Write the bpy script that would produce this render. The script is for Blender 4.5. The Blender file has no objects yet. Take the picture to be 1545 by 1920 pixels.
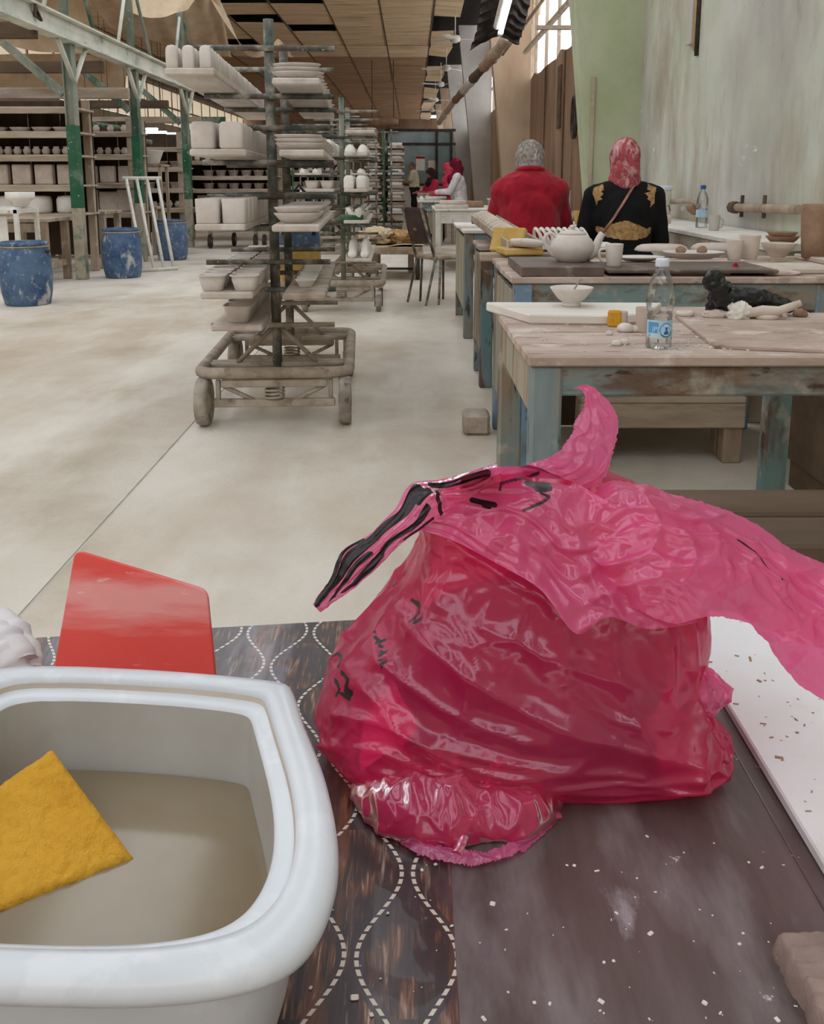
import bpy, math, random
import numpy as np
from math import sin, cos, pi, radians, atan2, hypot
from mathutils import Vector, Matrix, noise
from mathutils.bvhtree import BVHTree
RND = random.Random(11)
SC = bpy.context.scene
COL = SC.collection

# ------------------------------------------------------------------ camera, sky, exposure
H = 1.12                      # eye height of the photographer (seated at the near table)
F = 1700.0                    # focal length in pixels of the 1545 x 1920 frame
PITCH = radians(10.5)
CX, CY = 772.5, 655.0         # principal point
cd = bpy.data.cameras.new('camera')
cam = bpy.data.objects.new('camera', cd)
COL.objects.link(cam)
cam.location = (0, 0, H)
cam.rotation_euler = (pi / 2 - PITCH, 0, 0)
cd.sensor_fit = 'VERTICAL'
cd.sensor_height = 36.0
cd.lens = 36.0 * F / 1920.0
cd.shift_y = -(960.0 - CY) / 1920.0
cd.clip_start = 0.02
cd.clip_end = 300
SC.camera = cam

w = bpy.data.worlds.new('sky')
SC.world = w
w.use_nodes = True
bg = w.node_tree.nodes['Background']
bg.inputs[0].default_value = (0.93, 0.965, 1.0, 1)
bg.inputs[1].default_value = 2.75
SC.view_settings.view_transform = 'Standard'
SC.view_settings.look = 'None'
SC.view_settings.gamma = 1.0
SC.view_settings.use_curve_mapping = False
SC.view_settings.exposure = 0.0

# ------------------------------------------------------------------ helpers
def ray(px, py):
    xc = (px - CX) / F
    yc = -(py - CY) / F
    return Vector((xc, cos(PITCH) + yc * sin(PITCH), -sin(PITCH) + yc * cos(PITCH)))

def P(px, py, Y):                       # the point at depth Y seen at a pixel of the photograph
    d = ray(px, py)
    t = Y / d.y
    return Vector((d.x * t, Y, H + d.z * t))

def PZ(px, py, z):                      # the point at height z seen at a pixel
    d = ray(px, py)
    t = (z - H) / d.z
    return Vector((d.x * t, d.y * t, z))

def C(r, g, b):
    f = lambda c: (c / 255 / 12.92) if c <= 10 else ((c / 255 + .055) / 1.055) ** 2.4
    return (f(r), f(g), f(b), 1)

def mk(name, stops, scale=4, detail=6, stretch=(1, 1, 1), rough=.7, over=(), bump=0, bscale=None,
       metal=0, spec=.3, coat=0, trans=0, ior=1.45, sheen=0, dist=0):
    m = bpy.data.materials.new(name)
    m.use_nodes = True
    nt = m.node_tree
    N, L = nt.nodes, nt.links
    b = N['Principled BSDF']
    tc = N.new('ShaderNodeTexCoord')
    oi = N.new('ShaderNodeObjectInfo')
    mul = N.new('ShaderNodeMath'); mul.operation = 'MULTIPLY'; mul.inputs[1].default_value = 17.0
    L.new(oi.outputs['Random'], mul.inputs[0])
    add = N.new('ShaderNodeVectorMath'); add.operation = 'ADD'
    L.new(tc.outputs['Object'], add.inputs[0]); L.new(mul.outputs[0], add.inputs[1])
    def tex(sc, st, det=detail):
        mp = N.new('ShaderNodeMapping'); mp.inputs['Scale'].default_value = st
        L.new(add.outputs[0], mp.inputs[0])
        n = N.new('ShaderNodeTexNoise')
        n.inputs['Scale'].default_value = sc; n.inputs['Detail'].default_value = det
        n.inputs['Roughness'].default_value = .62; n.inputs['Distortion'].default_value = dist
        L.new(mp.outputs[0], n.inputs['Vector'])
        return n
    if len(stops) == 1:
        stops = [(.3, stops[0][1]), (.7, tuple(c * .88 for c in stops[0][1][:3]) + (1,))]
    n = tex(scale, stretch)
    r = N.new('ShaderNodeValToRGB')
    while len(r.color_ramp.elements) < len(stops):
        r.color_ramp.elements.new(.5)
    for e, (p, c) in zip(r.color_ramp.elements, stops):
        e.position = p; e.color = c
    L.new(n.outputs['Fac'], r.inputs[0])
    cur = r.outputs[0]
    for (col, sc, lo, hi, amt, st) in over:
        n2 = tex(sc, st)
        mr = N.new('ShaderNodeMapRange')
        mr.inputs[1].default_value = lo; mr.inputs[2].default_value = hi
        mr.inputs[3].default_value = 0; mr.inputs[4].default_value = amt
        L.new(n2.outputs['Fac'], mr.inputs[0])
        mx = N.new('ShaderNodeMix'); mx.data_type = 'RGBA'
        L.new(mr.outputs[0], mx.inputs[0]); L.new(cur, mx.inputs[6]); mx.inputs[7].default_value = col
        cur = mx.outputs[2]
    L.new(cur, b.inputs['Base Color'])
    b.inputs['Roughness'].default_value = rough
    b.inputs['Metallic'].default_value = metal
    b.inputs['Specular IOR Level'].default_value = spec
    b.inputs['Coat Weight'].default_value = coat
    b.inputs['Transmission Weight'].default_value = trans
    b.inputs['IOR'].default_value = ior
    b.inputs['Sheen Weight'].default_value = sheen
    if bump:
        n3 = tex(bscale or scale * 3, stretch)
        bp = N.new('ShaderNodeBump'); bp.inputs['Strength'].default_value = bump; bp.inputs['Distance'].default_value = .01
        L.new(n3.outputs['Fac'], bp.inputs['Height']); L.new(bp.outputs[0], b.inputs['Normal'])
    m['out'] = 1
    return m

def emit(name, col, st):
    m = bpy.data.materials.new(name); m.use_nodes = True
    nt = m.node_tree; nt.nodes.clear()
    e = nt.nodes.new('ShaderNodeEmission'); o = nt.nodes.new('ShaderNodeOutputMaterial')
    e.inputs[0].default_value = col; e.inputs[1].default_value = st
    nt.links.new(e.outputs[0], o.inputs[0])
    return m

def sup(a, b, e, n, rot=0):             # points of a superellipse
    out = []
    for i in range(n):
        t = 2 * pi * i / n + rot
        c, s = cos(t), sin(t)
        out.append((a * math.copysign(abs(c) ** (2 / e), c), b * math.copysign(abs(s) ** (2 / e), s)))
    return out

class MB:
    def __init__(s):
        s.v, s.f, s.s = [], [], []
    def add(s, v, f, sm=False):
        o = len(s.v)
        s.v += [tuple(p) for p in v]
        s.f += [tuple(i + o for i in q) for q in f]
        s.s += [sm] * len(f)
        return s
    def box(s, c, d, ch=0, rot=None):
        hx, hy, hz = d[0] / 2, d[1] / 2, d[2] / 2
        c = Vector(c)
        M = rot.to_3x3() if rot is not None else None
        tr = lambda p: (M @ Vector(p) + c) if M is not None else Vector(p) + c
        if ch <= 0:
            v = [tr((x * hx, y * hy, z * hz)) for x in (-1, 1) for y in (-1, 1) for z in (-1, 1)]
            return s.add(v, [(0, 1, 3, 2), (4, 6, 7, 5), (0, 4, 5, 1), (2, 3, 7, 6), (0, 2, 6, 4), (1, 5, 7, 3)])
        ch = min(ch, hx * .9, hy * .9, hz * .9)
        v, idx = [], {}
        for sx in (-1, 1):
            for sy in (-1, 1):
                for sz in (-1, 1):
                    for ax in range(3):
                        p = [sx * (hx - ch), sy * (hy - ch), sz * (hz - ch)]
                        p[ax] = (sx * hx, sy * hy, sz * hz)[ax]
                        idx[sx, sy, sz, ax] = len(v); v.append(tr(p))
        f = []
        for sg in (-1, 1):
            q = lambda l: f.append(tuple(l) if sg > 0 else tuple(reversed(l)))
            q([idx[sg, -1, -1, 0], idx[sg, 1, -1, 0], idx[sg, 1, 1, 0], idx[sg, -1, 1, 0]])
            q([idx[1, sg, -1, 1], idx[-1, sg, -1, 1], idx[-1, sg, 1, 1], idx[1, sg, 1, 1]])
            q([idx[-1, -1, sg, 2], idx[1, -1, sg, 2], idx[1, 1, sg, 2], idx[-1, 1, sg, 2]])
        for a in (-1, 1):
            for b2 in (-1, 1):
                k = a * b2 > 0
                for l in ([idx[a, b2, -1, 0], idx[a, b2, -1, 1], idx[a, b2, 1, 1], idx[a, b2, 1, 0]],
                          [idx[-1, a, b2, 1], idx[-1, a, b2, 2], idx[1, a, b2, 2], idx[1, a, b2, 1]],
                          [idx[a, -1, b2, 2], idx[a, -1, b2, 0], idx[a, 1, b2, 0], idx[a, 1, b2, 2]]):
                    f.append(tuple(l) if k else tuple(reversed(l)))
        for sx in (-1, 1):
            for sy in (-1, 1):
                for sz in (-1, 1):
                    l = [idx[sx, sy, sz, 0], idx[sx, sy, sz, 1], idx[sx, sy, sz, 2]]
                    f.append(tuple(l) if sx * sy * sz > 0 else tuple(reversed(l)))
        return s.add(v, f)
    def path(s, pts, r, n=8, closed=False, cap=True, flat=1.0):
        pts = [Vector(p) for p in pts]
        rs = r if isinstance(r, (list, tuple)) else [r] * len(pts)
        m = len(pts)
        v, f = [], []
        up = None
        for i, p in enumerate(pts):
            a = pts[(i - 1) % m] if (closed or i > 0) else p
            b = pts[(i + 1) % m] if (closed or i < m - 1) else p
            t = (b - a).normalized()
            if up is None:
                up = Vector((0, 0, 1)) if abs(t.z) < .9 else Vector((1, 0, 0))
            sd = t.cross(up).normalized(); up2 = sd.cross(t).normalized(); up = up2
            for k in range(n):
                g = 2 * pi * k / n
                v.append(p + sd * cos(g) * rs[i] + up2 * sin(g) * rs[i] * flat)
        for i in range(m if closed else m - 1):
            for k in range(n):
                a0 = i * n; b0 = ((i + 1) % m) * n
                f.append((a0 + k, a0 + (k + 1) % n, b0 + (k + 1) % n, b0 + k))
        s.add(v, f, True)
        if cap and not closed:
            o = len(s.v) - len(v)
            s.f += [tuple(o + k for k in reversed(range(n))), tuple(o + (m - 1) * n + k for k in range(n))]
            s.s += [False, False]
        return s
    def tube(s, a, b, r, n=8, r1=None, cap=True):
        return s.path([a, b], [r, r if r1 is None else r1], n, cap=cap)
    def rings(s, rings, sm=True, cap0=True, cap1=True, closed=True):
        n = len(rings[0]); v = [p for r in rings for p in r]; f = []
        for i in range(len(rings) - 1):
            for k in range(n if closed else n - 1):
                f.append((i * n + k, i * n + (k + 1) % n, (i + 1) * n + (k + 1) % n, (i + 1) * n + k))
        if cap0: f.append(tuple(reversed(range(n))))
        if cap1: f.append(tuple((len(rings) - 1) * n + k for k in range(n)))
        return s.add(v, f, sm)
    def lathe(s, prof, n=24, c=(0, 0, 0), M=None, cap0=True, cap1=True):
        c = Vector(c); rg = []
        for (r, z) in prof:
            rg.append([(M @ Vector((max(r, 1e-4) * cos(2 * pi * k / n), max(r, 1e-4) * sin(2 * pi * k / n), z)) if M is not None else
                        Vector((max(r, 1e-4) * cos(2 * pi * k / n), max(r, 1e-4) * sin(2 * pi * k / n), z))) + c for k in range(n)])
        return s.rings(rg, True, cap0, cap1)
    def vessel(s, prof, a, b, e=2, n=28, c=(0, 0, 0)):    # prof: (inset, z); superelliptic outline
        c = Vector(c); rg = []
        for (ins, z) in prof:
            rg.append([Vector((x, y, z)) + c for x, y in sup(max(a - ins, 1e-3), max(b - ins, 1e-3), e, n, .0001)])
        return s.rings(rg, True)
    def cone(s, p0, p1, r0, r1, n=14):                    # capsule with two radii
        p0, p1 = Vector(p0), Vector(p1); d = p1 - p0; L = max(d.length, 1e-6); t = d / L
        q = t.to_track_quat('Z', 'Y').to_matrix()
        prof = [(r0 * sin(a), -r0 * cos(a)) for a in (.15, .5, .9, 1.3, pi / 2)] + [(r1 * cos(a), L + r1 * sin(a)) for a in (0, .3, .7, 1.1, 1.42)]
        return s.lathe(prof, n, p0, q)
    def ell(s, c, r, rot=None, n=18):
        M = Matrix.Diagonal((r[0], r[1], r[2]))
        if rot is not None: M = rot.to_3x3() @ M
        return s.lathe([(sin(a), -cos(a)) for a in [pi * (i + .3) / 12.6 for i in range(13)]], n, c, M)
    def torus(s, c, R_, r, M=None, n=20, k=8, flat=1.0):
        c = Vector(c)
        pts = [(M @ Vector((R_ * cos(2 * pi * i / n), R_ * sin(2 * pi * i / n), 0)) if M is not None else Vector((R_ * cos(2 * pi * i / n), R_ * sin(2 * pi * i / n), 0))) + c for i in range(n)]
        return s.path(pts, r, k, closed=True, flat=flat)
    def mesh(s, name):
        me = bpy.data.meshes.new(name)
        me.from_pydata(s.v, [], s.f)
        me.polygons.foreach_set('use_smooth', s.s)
        me.update()
        return me
    def build(s, name, mat, parent=None, loc=None, rotz=0):
        return link(name, s.mesh(name), mat, parent, loc, rotz)

def link(name, me, mat, parent=None, loc=None, rotz=0):
    o = bpy.data.objects.new(name, me)
    COL.objects.link(o)
    if mat is not None and not me.materials: me.materials.append(mat)
    if parent is not None: o.parent = parent
    if loc is not None: o.location = loc
    if rotz: o.rotation_euler = (0, 0, rotz)
    return o

def thing(name, label, cat, loc=(0, 0, 0), rotz=0, group=None):
    o = bpy.data.objects.new(name, None)
    COL.objects.link(o)
    o.empty_display_size = .05
    o.location = loc; o.rotation_euler = (0, 0, rotz)
    return tag(o, label, cat, group)

def tag(o, label, cat, group=None):
    o['label'] = label; o['category'] = cat
    if group: o['group'] = group
    return o

def struct(o):
    o['kind'] = 'structure'
    return o

def dup(o, loc=None, rotz=None, label=None, parent=None):
    c = o.copy(); COL.objects.link(c)
    if parent is not None: c.parent = parent
    if loc is not None: c.location = loc
    if rotz is not None: c.rotation_euler = (0, 0, rotz)
    if label: c['label'] = label
    for ch in list(o.children): dup(ch, parent=c)
    return c

ORD = ['first', 'second', 'third', 'fourth', 'fifth', 'sixth', 'seventh', 'eighth', 'ninth', 'tenth', 'eleventh', 'twelfth']

def remesh(mb, voxel, it=6, name='body', wr=0, ws=18):
    me = mb.mesh('tmp'); o = bpy.data.objects.new('tmp', me); COL.objects.link(o)
    m = o.modifiers.new('r', 'REMESH'); m.mode = 'VOXEL'; m.voxel_size = voxel; m.use_smooth_shade = True
    m2 = o.modifiers.new('s', 'SMOOTH'); m2.factor = .5; m2.iterations = it
    dg = bpy.context.evaluated_depsgraph_get()
    out = bpy.data.meshes.new_from_object(o.evaluated_get(dg))
    out.name = name
    bpy.data.objects.remove(o); bpy.data.meshes.remove(me)
    if wr:
        nr = [v.normal.copy() for v in out.vertices]
        for v, nn in zip(out.vertices, nr):
            p = v.co
            q = Vector((p.x * ws, p.y * ws, p.z * ws * .45))
            a = 1 - abs(noise.noise(q)) * 2.2
            b2 = 1 - abs(noise.noise(q * 2.3 + Vector((3, 1, 7)))) * 2.2
            v.co = p + nn * wr * (a + .45 * b2)
        out.update()
    out.polygons.foreach_set('use_smooth', [True] * len(out.polygons))
    return out

def crom(pts, n):                       # Catmull-Rom resampling of a polyline
    pts = [Vector(p) for p in pts]
    m = len(pts); out = []
    for i in range(n):
        t = i / (n - 1) * (m - 1); k = min(int(t), m - 2); u = t - k
        a, b, c, d = pts[max(k - 1, 0)], pts[k], pts[k + 1], pts[min(k + 2, m - 1)]
        out.append(.5 * (2 * b + (c - a) * u + (2 * a - 5 * b + 4 * c - d) * u * u + (3 * b - a - 3 * c + d) * u ** 3))
    return out

# ------------------------------------------------------------------ materials
o1 = (1, 1, 1)
M_floor = mk('floor_concrete', [(.3, C(184, 170, 150)), (.5, C(212, 203, 189)), (.7, C(222, 215, 204))], scale=.9, rough=.85, bump=.25, bscale=60,
             over=[(C(166, 138, 106), .55, .5, .7, .6, (1, .5, 1)), (C(234, 228, 218), 1.7, .52, .7, .6, (1, .3, 1)), (C(120, 105, 88), 95, .66, .74, .5, o1)])
M_joint = mk('joint_filler', [(.3, C(205, 200, 192)), (.7, C(178, 170, 158))], scale=12, rough=.9)
M_wall = mk('plaster_pale_green', [(.32, C(192, 196, 176)), (.5, C(206, 208, 194)), (.7, C(210, 210, 202))], scale=.8, rough=.8, bump=.15, bscale=14,
            over=[(C(188, 196, 160), .5, .5, .62, .7, (1, 1, .5)), (C(176, 170, 164), .33, .47, .58, .8, (1, 1, .7)), (C(150, 130, 108), .7, .55, .68, .6, (1, 1.3, .8)), (C(158, 138, 114), 1.1, .52, .72, .75, (1, 1.6, .5)), (C(136, 116, 92), 5, .62, .74, .6, (1, 1.5, .35)), (C(84, 74, 58), 26, .68, .76, .8, (1, 1, .4)), (C(236, 238, 230), 3.5, .67, .72, .8, (1, .5, 2))])
M_colgreen = mk('plaster_green', [(.35, C(170, 178, 142)), (.65, C(190, 196, 166))], scale=1.4, rough=.75, bump=.1,
                over=[(C(120, 112, 82), 2, .58, .78, .5, (1, 1, .4)), (C(90, 80, 60), 30, .7, .78, .7, o1)])
M_colbeige = mk('plaster_beige', [(.35, C(206, 184, 158)), (.65, C(176, 148, 122))], scale=.7, rough=.8, stretch=(1, 1, .4),
                over=[(C(128, 94, 70), 1.2, .5, .7, .7, (1.5, 1, .3))])
M_colgrey = mk('plaster_grey', [(.35, C(212, 206, 198)), (.65, C(182, 176, 170))], scale=.7, rough=.7)
M_leftwall = mk('pale_sheet_wall', [(.35, C(214, 196, 168)), (.65, C(186, 164, 136))], scale=.8, rough=.9)
M_brown = mk('dirty_wall_boards', [(.35, C(160, 130, 106)), (.65, C(122, 92, 70))], scale=1.2, rough=.8, stretch=(1, 1, .25), bump=.2,
             over=[(C(84, 58, 42), 2.4, .56, .7, .7, (1, 1, .2))])
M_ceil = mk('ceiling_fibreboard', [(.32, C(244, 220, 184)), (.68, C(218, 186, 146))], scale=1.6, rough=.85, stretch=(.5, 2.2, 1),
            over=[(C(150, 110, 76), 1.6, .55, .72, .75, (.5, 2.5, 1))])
M_ceildark = mk('dark_ceiling_board', [(.32, C(196, 158, 122)), (.68, C(156, 120, 90))], scale=1.6, rough=.85, stretch=(.5, 2.2, 1))  # darker board tone for the farther rows
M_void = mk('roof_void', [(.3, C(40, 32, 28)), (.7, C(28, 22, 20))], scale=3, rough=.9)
M_green = mk('green_painted_steel', [(.4, C(58, 92, 72)), (.5, C(118, 130, 116)), (.65, C(150, 152, 140))], scale=3, rough=.6, stretch=(1, 1, .5),
             over=[(C(206, 200, 186), 22, .62, .7, .9, o1), (C(150, 140, 122), 2, .5, .66, .6, (1, 1, .4))])
M_greend = mk('deep_green_steel', [(.4, C(18, 84, 52)), (.55, C(46, 96, 70)), (.7, C(134, 140, 126))], scale=2.4, rough=.5,
              over=[(C(210, 204, 190), 25, .64, .7, .9, o1)])
M_gantry = mk('pale_green_steel', [(.35, C(222, 216, 204)), (.55, C(196, 200, 186)), (.7, C(160, 158, 142))], scale=2.5, rough=.6,
              over=[(C(110, 100, 84), 5, .6, .72, .7, o1)])
M_tube = mk('dusty_dark_pipe', [(.38, C(70, 80, 76)), (.5, C(106, 108, 100)), (.62, C(172, 166, 154))], scale=9, rough=.55,
            over=[(C(84, 58, 44), 7, .5, .64, .8, (1, 1, .35)), (C(200, 196, 186), 40, .63, .7, .8, o1)])
M_frame = mk('clay_coated_frame', [(.35, C(186, 174, 160)), (.65, C(150, 136, 120))], scale=9, rough=.8, bump=.4, bscale=70,
             over=[(C(104, 84, 66), 14, .58, .7, .7, o1)])
M_board = mk('plaster_dusted_board', [(.35, C(214, 206, 197)), (.65, C(190, 178, 167))], scale=9, rough=.85, bump=.15, bscale=60, stretch=(1, .25, 1),
             over=[(C(134, 112, 92), 12, .6, .72, .5, (1, .3, 1))])
M_bisque = mk('unfired_clay', [(.35, C(222, 214, 208)), (.65, C(206, 196, 188))], scale=10, rough=.75)
M_bisqueb = mk('warm_unfired_clay', [(.35, C(216, 204, 192)), (.65, C(196, 180, 166))], scale=9, rough=.8)
M_claybr = mk('brown_clay', [(.35, C(170, 140, 116)), (.65, C(142, 112, 90))], scale=12, rough=.85, bump=.3)
M_inner = mk('brown_clay_inside', [(.35, C(140, 112, 94)), (.65, C(116, 92, 76))], scale=10, rough=.85)
M_white = mk('white_plaster', [(.35, C(236, 233, 226)), (.65, C(222, 216, 206))], scale=10, rough=.7)
M_whitep = mk('white_paint', [(.35, C(232, 230, 224)), (.6, C(214, 208, 198))], scale=5, rough=.5, over=[(C(150, 130, 108), 14, .6, .68, .8, o1)])
M_wood = mk('dusty_timber', [(.35, C(188, 172, 152)), (.65, C(150, 130, 110))], scale=5, rough=.85, stretch=(1, 1, .25), bump=.3, bscale=22,
            over=[(C(98, 74, 56), 9, .56, .7, .6, (1, 1, .2)), (C(206, 196, 184), 7, .58, .7, .6, o1)])
M_woodx = mk('dusty_timber_shelf', [(.35, C(196, 182, 164)), (.65, C(152, 132, 112))], scale=5, rough=.85, stretch=(.2, 1, 1), bump=.3, bscale=22,
             over=[(C(96, 74, 56), 9, .56, .7, .6, (.2, 1, 1))])
M_darkwood = mk('dark_timber', [(.35, C(108, 90, 74)), (.65, C(82, 66, 52))], scale=5, rough=.85, stretch=(.25, 1, 1))
M_top = mk('clay_dusted_tabletop', [(.33, C(202, 184, 172)), (.5, C(186, 166, 154)), (.68, C(166, 144, 130))], scale=6, rough=.9, stretch=(.5, 1, 1), bump=.35, bscale=40,
           over=[(C(132, 104, 86), 7, .53, .68, .6, (.3, 1.4, 1)), (C(96, 72, 58), 30, .62, .69, .75, (.35, 1.6, 1)), (C(222, 210, 200), 10, .55, .66, .65, o1)])
def worn(name, p1, p2, st):
    return mk(name, [(.36, C(150, 128, 106)), (.45, C(138, 140, 134)), (.52, C(*p1)), (.7, C(*p2))], scale=5, rough=.7, stretch=st, bump=.3, bscale=30,
              over=[(C(96, 138, 144), 3.4, .52, .62, .6, st), (C(104, 78, 58), 8, .53, .62, .85, st), (C(66, 50, 42), 24, .6, .66, .85, st), (C(186, 176, 162), 9, .56, .68, .65, (1, 1, 1))])
M_turq = worn('worn_turquoise_paint', (122, 146, 146), (148, 158, 154), (.35, 1, 1))
M_turqv = worn('worn_turquoise_post', (124, 140, 144), (150, 156, 154), (1, 1, .22))
M_bluev = worn('worn_blue_post', (112, 140, 164), (138, 154, 166), (1, 1, .3))
M_side = mk('weathered_side_boards', [(.35, C(176, 170, 152)), (.65, C(160, 146, 124))], scale=6, rough=.85, stretch=(1, 1, .12), bump=.3, bscale=20,
            over=[(C(130, 86, 56), 10, .53, .63, .85, (1, 1, .1)), (C(72, 54, 42), 18, .6, .66, .8, (1, 1, .12)), (C(140, 158, 156), 4, .54, .66, .6, (1, 1, .2))])
M_barrel = mk('blue_plastic', [(.35, C(50, 78, 116)), (.6, C(92, 116, 146))], scale=5, rough=.5,
              over=[(C(204, 200, 194), 6, .57, .64, .85, (1, 1, .5)), (C(186, 184, 184), 22, .58, .7, .8, o1), (C(110, 128, 150), 2, .5, .7, .5, o1)])
M_rubber = mk('dusty_rubber', [(.35, C(178, 168, 156)), (.6, C(138, 128, 118))], scale=12, rough=.9, bump=.4, bscale=60, over=[(C(54, 46, 42), 16, .58, .68, .8, o1)])
M_dark = mk('dark_metal', [(.4, C(52, 48, 46)), (.6, C(78, 70, 64))], scale=8, rough=.6, metal=.2)
M_slate = mk('dark_slate_board', [(.35, C(112, 98, 90)), (.65, C(90, 76, 68))], scale=8, rough=.45, over=[(C(186, 168, 156), 10, .54, .7, .55, o1)])
M_canvas = mk('old_canvas', [(.35, C(228, 206, 176)), (.65, C(200, 174, 142))], scale=2, rough=.9, sheen=.2)
M_canvasd = mk('grey_corrugated_sheet', [(.35, C(220, 196, 166)), (.65, C(186, 160, 132))], scale=2, rough=.8)
M_black = mk('black_plastic_film', [(.4, C(14, 14, 16)), (.6, C(24, 24, 26))], scale=9, rough=.28, spec=.6)
M_skin = mk('skin', [(.35, C(176, 126, 98)), (.65, C(160, 112, 86))], scale=12, rough=.6)
M_hair = mk('grey_hair', [(.4, C(70, 64, 60)), (.6, C(126, 120, 114))], scale=40, rough=.8)
M_redcloth = mk('red_cotton', [(.35, C(172, 22, 44)), (.65, C(140, 12, 32))], scale=6, rough=.85, sheen=.15)
M_blackcloth = mk('black_cloth', [(.35, C(26, 24, 26)), (.65, C(16, 15, 17))], scale=8, rough=.9)
M_trouser = mk('dark_trouser', [(.35, C(40, 38, 40)), (.65, C(28, 27, 30))], scale=8, rough=.9)
M_shirt = mk('cream_check_shirt', [(.4, C(226, 216, 192)), (.6, C(190, 174, 142))], scale=30, rough=.85)
M_lace = mk('beige_lace', [(.4, C(196, 160, 112)), (.6, C(158, 118, 76))], scale=40, rough=.9, bump=.5, bscale=90)
M_yellow = mk('yellow_foam', [(.35, C(232, 176, 62)), (.65, C(212, 152, 42))], scale=14, rough=.9, bump=.6, bscale=160,
              over=[(C(150, 92, 18), 60, .62, .72, .7, o1), (C(232, 190, 104), 7, .55, .7, .6, o1)])
M_foam = mk('pale_yellow_foam', [(.35, C(214, 182, 112)), (.65, C(196, 160, 88))], scale=10, rough=.9, bump=.3, bscale=90)
M_paper = mk('crumpled_paper', [(.4, C(226, 210, 202)), (.6, C(206, 188, 178))], scale=9, rough=.9)
M_lamp = emit('lit_tube', (.86, .93, 1, 1), 9.0)
M_lampb = emit('blue_white_tube', (.72, .8, 1, 1), 6.0)
M_glass = bpy.data.materials.new('dusty_pane'); M_glass.use_nodes = True
nt = M_glass.node_tree; nt.nodes.clear()
o = nt.nodes.new('ShaderNodeOutputMaterial'); mx = nt.nodes.new('ShaderNodeMixShader')
tr = nt.nodes.new('ShaderNodeBsdfTransparent'); gl = nt.nodes.new('ShaderNodeBsdfGlossy'); gl.inputs['Roughness'].default_value = .08
mx.inputs[0].default_value = .1
nt.links.new(tr.outputs[0], mx.inputs[1]); nt.links.new(gl.outputs[0], mx.inputs[2]); nt.links.new(mx.outputs[0], o.inputs[0])
# ------------------------------------------------------------------ the setting
fl = struct(MB().box((-6.52, 30, -.1), (10.97, 66, .2)).build('floor', M_floor))
MB().box((1.785, 30, -.1), (5.62, 66, .2)).build('floor_slab', M_floor, fl)
MB().box((-1.03, 30, -.103), (.012, 66, .2)).build('joint_strip', M_joint, fl)

wr = struct(MB().box((2.3, 2.5, 2.55), (.2, 13.7, 5.1)).build('wall_right', M_wall))
# lower wall beyond the first pier: dirty boards with a broken top edge
mb = MB(); ys = [9.35 + i * .42 for i in range(21)]
v = []; 
for i, y in enumerate(ys):
    zt = 2.98 + .10 * noise.noise((y * 2.1, 3, 1)) + (.12 if y < 11 else 0)
    v += [(2.2, y, 0), (2.2, y, zt), (2.36, y, zt), (2.36, y, 0)]
f = []
for i in range(20):
    a = i * 4; b = a + 4
    f += [(a, a + 1, b + 1, b), (a + 1, a + 2, b + 2, b + 1), (a + 2, a + 3, b + 3, b + 2)]
bw = struct(mb.add(v, f).build('wall_right_boarded', M_brown))
for i, (y, z, hh) in enumerate(((13.9, 2.35, .9), (12.4, 2.3, .5), (10.4, 2.2, .7))):
    MB().box((2.185, y, z), (.03, .28, hh), .004).build('plank', M_darkwood, bw)
for i in range(4):
    y0 = 9.6 + i * 1.95
    MB().box((2.19, y0, 1.5), (.02, .035, 2.9)).build('batten', M_darkwood, bw)
struct(MB().box((2.3, 40, 1.5), (.2, 44.4, 3.0)).build('wall_right_far', M_colbeige))
struct(MB().box((2.3, 40, 4.65), (.2, 44.4, .9)).build('trim_1', M_colbeige))
# tapered piers of the portal frames
def pier(y, mat, top=5.3):
    prof = [(2.2, 0), (1.83, 0), (1.53, 2.9), (1.27, top), (2.2, top)]
    v = [(x, yy, z) for yy in (y, y + .34) for x, z in prof]
    f = [(0, 1, 2, 3, 4), (9, 8, 7, 6, 5)] + [(i, i + 5, (i + 1) % 5 + 5, (i + 1) % 5) for i in range(5)]
    return MB().add(v, f).build('trim_2', mat)
pr = struct(pier(9.0, M_colgreen)); 
MB().box((1.735, 8.985, 1.05), (.035, .03, 2.1), .004).build('edge_strip', M_wood, pr)
for y, m in ((17.4, M_colbeige), (25.9, M_colgrey), (34.4, M_colgrey), (42.9, M_colbeige), (51.4, M_colbeige)):
    struct(pier(y, m))
# windows between the piers: steel glazing bars and dusty panes
for k, (y0, y1) in enumerate(((9.35, 17.4), (17.75, 25.9), (26.25, 34.4), (34.75, 42.9))):
    wn = MB(); n = 6
    for i in range(n + 1):
        y = y0 + .04 + (y1 - y0 - .08) * i / n
        wn.box((2.28, y, 4.05), (.05, .05, 2.2))
    for z in (2.98, 3.7, 4.4, 5.12):
        wn.box((2.28, (y0 + y1) / 2, z), (.045, y1 - y0, .05))
    wo = struct(wn.build('window_%d' % (k + 1), M_wood))
    pane = None
    for i in range(n):
        for z0, z1 in ((2.98, 3.7), (3.7, 4.4), (4.4, 5.12)):
            if (i * 7 + int(z0 * 10) + k) % 5 == 0 and k == 0: continue      # broken panes
            ya = y0 + (y1 - y0) * (i + .5) / n
            if pane is None:
                pane = MB().box((0, 0, 0), (.006, (y1 - y0) / n - .05, .66)).build('pane', M_glass, wo, (2.28, ya, (z0 + z1) / 2)); p0 = pane
            else:
                c = p0.copy(); COL.objects.link(c); c.parent = wo; c.location = (2.28, ya, (z0 + z1) / 2)
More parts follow.
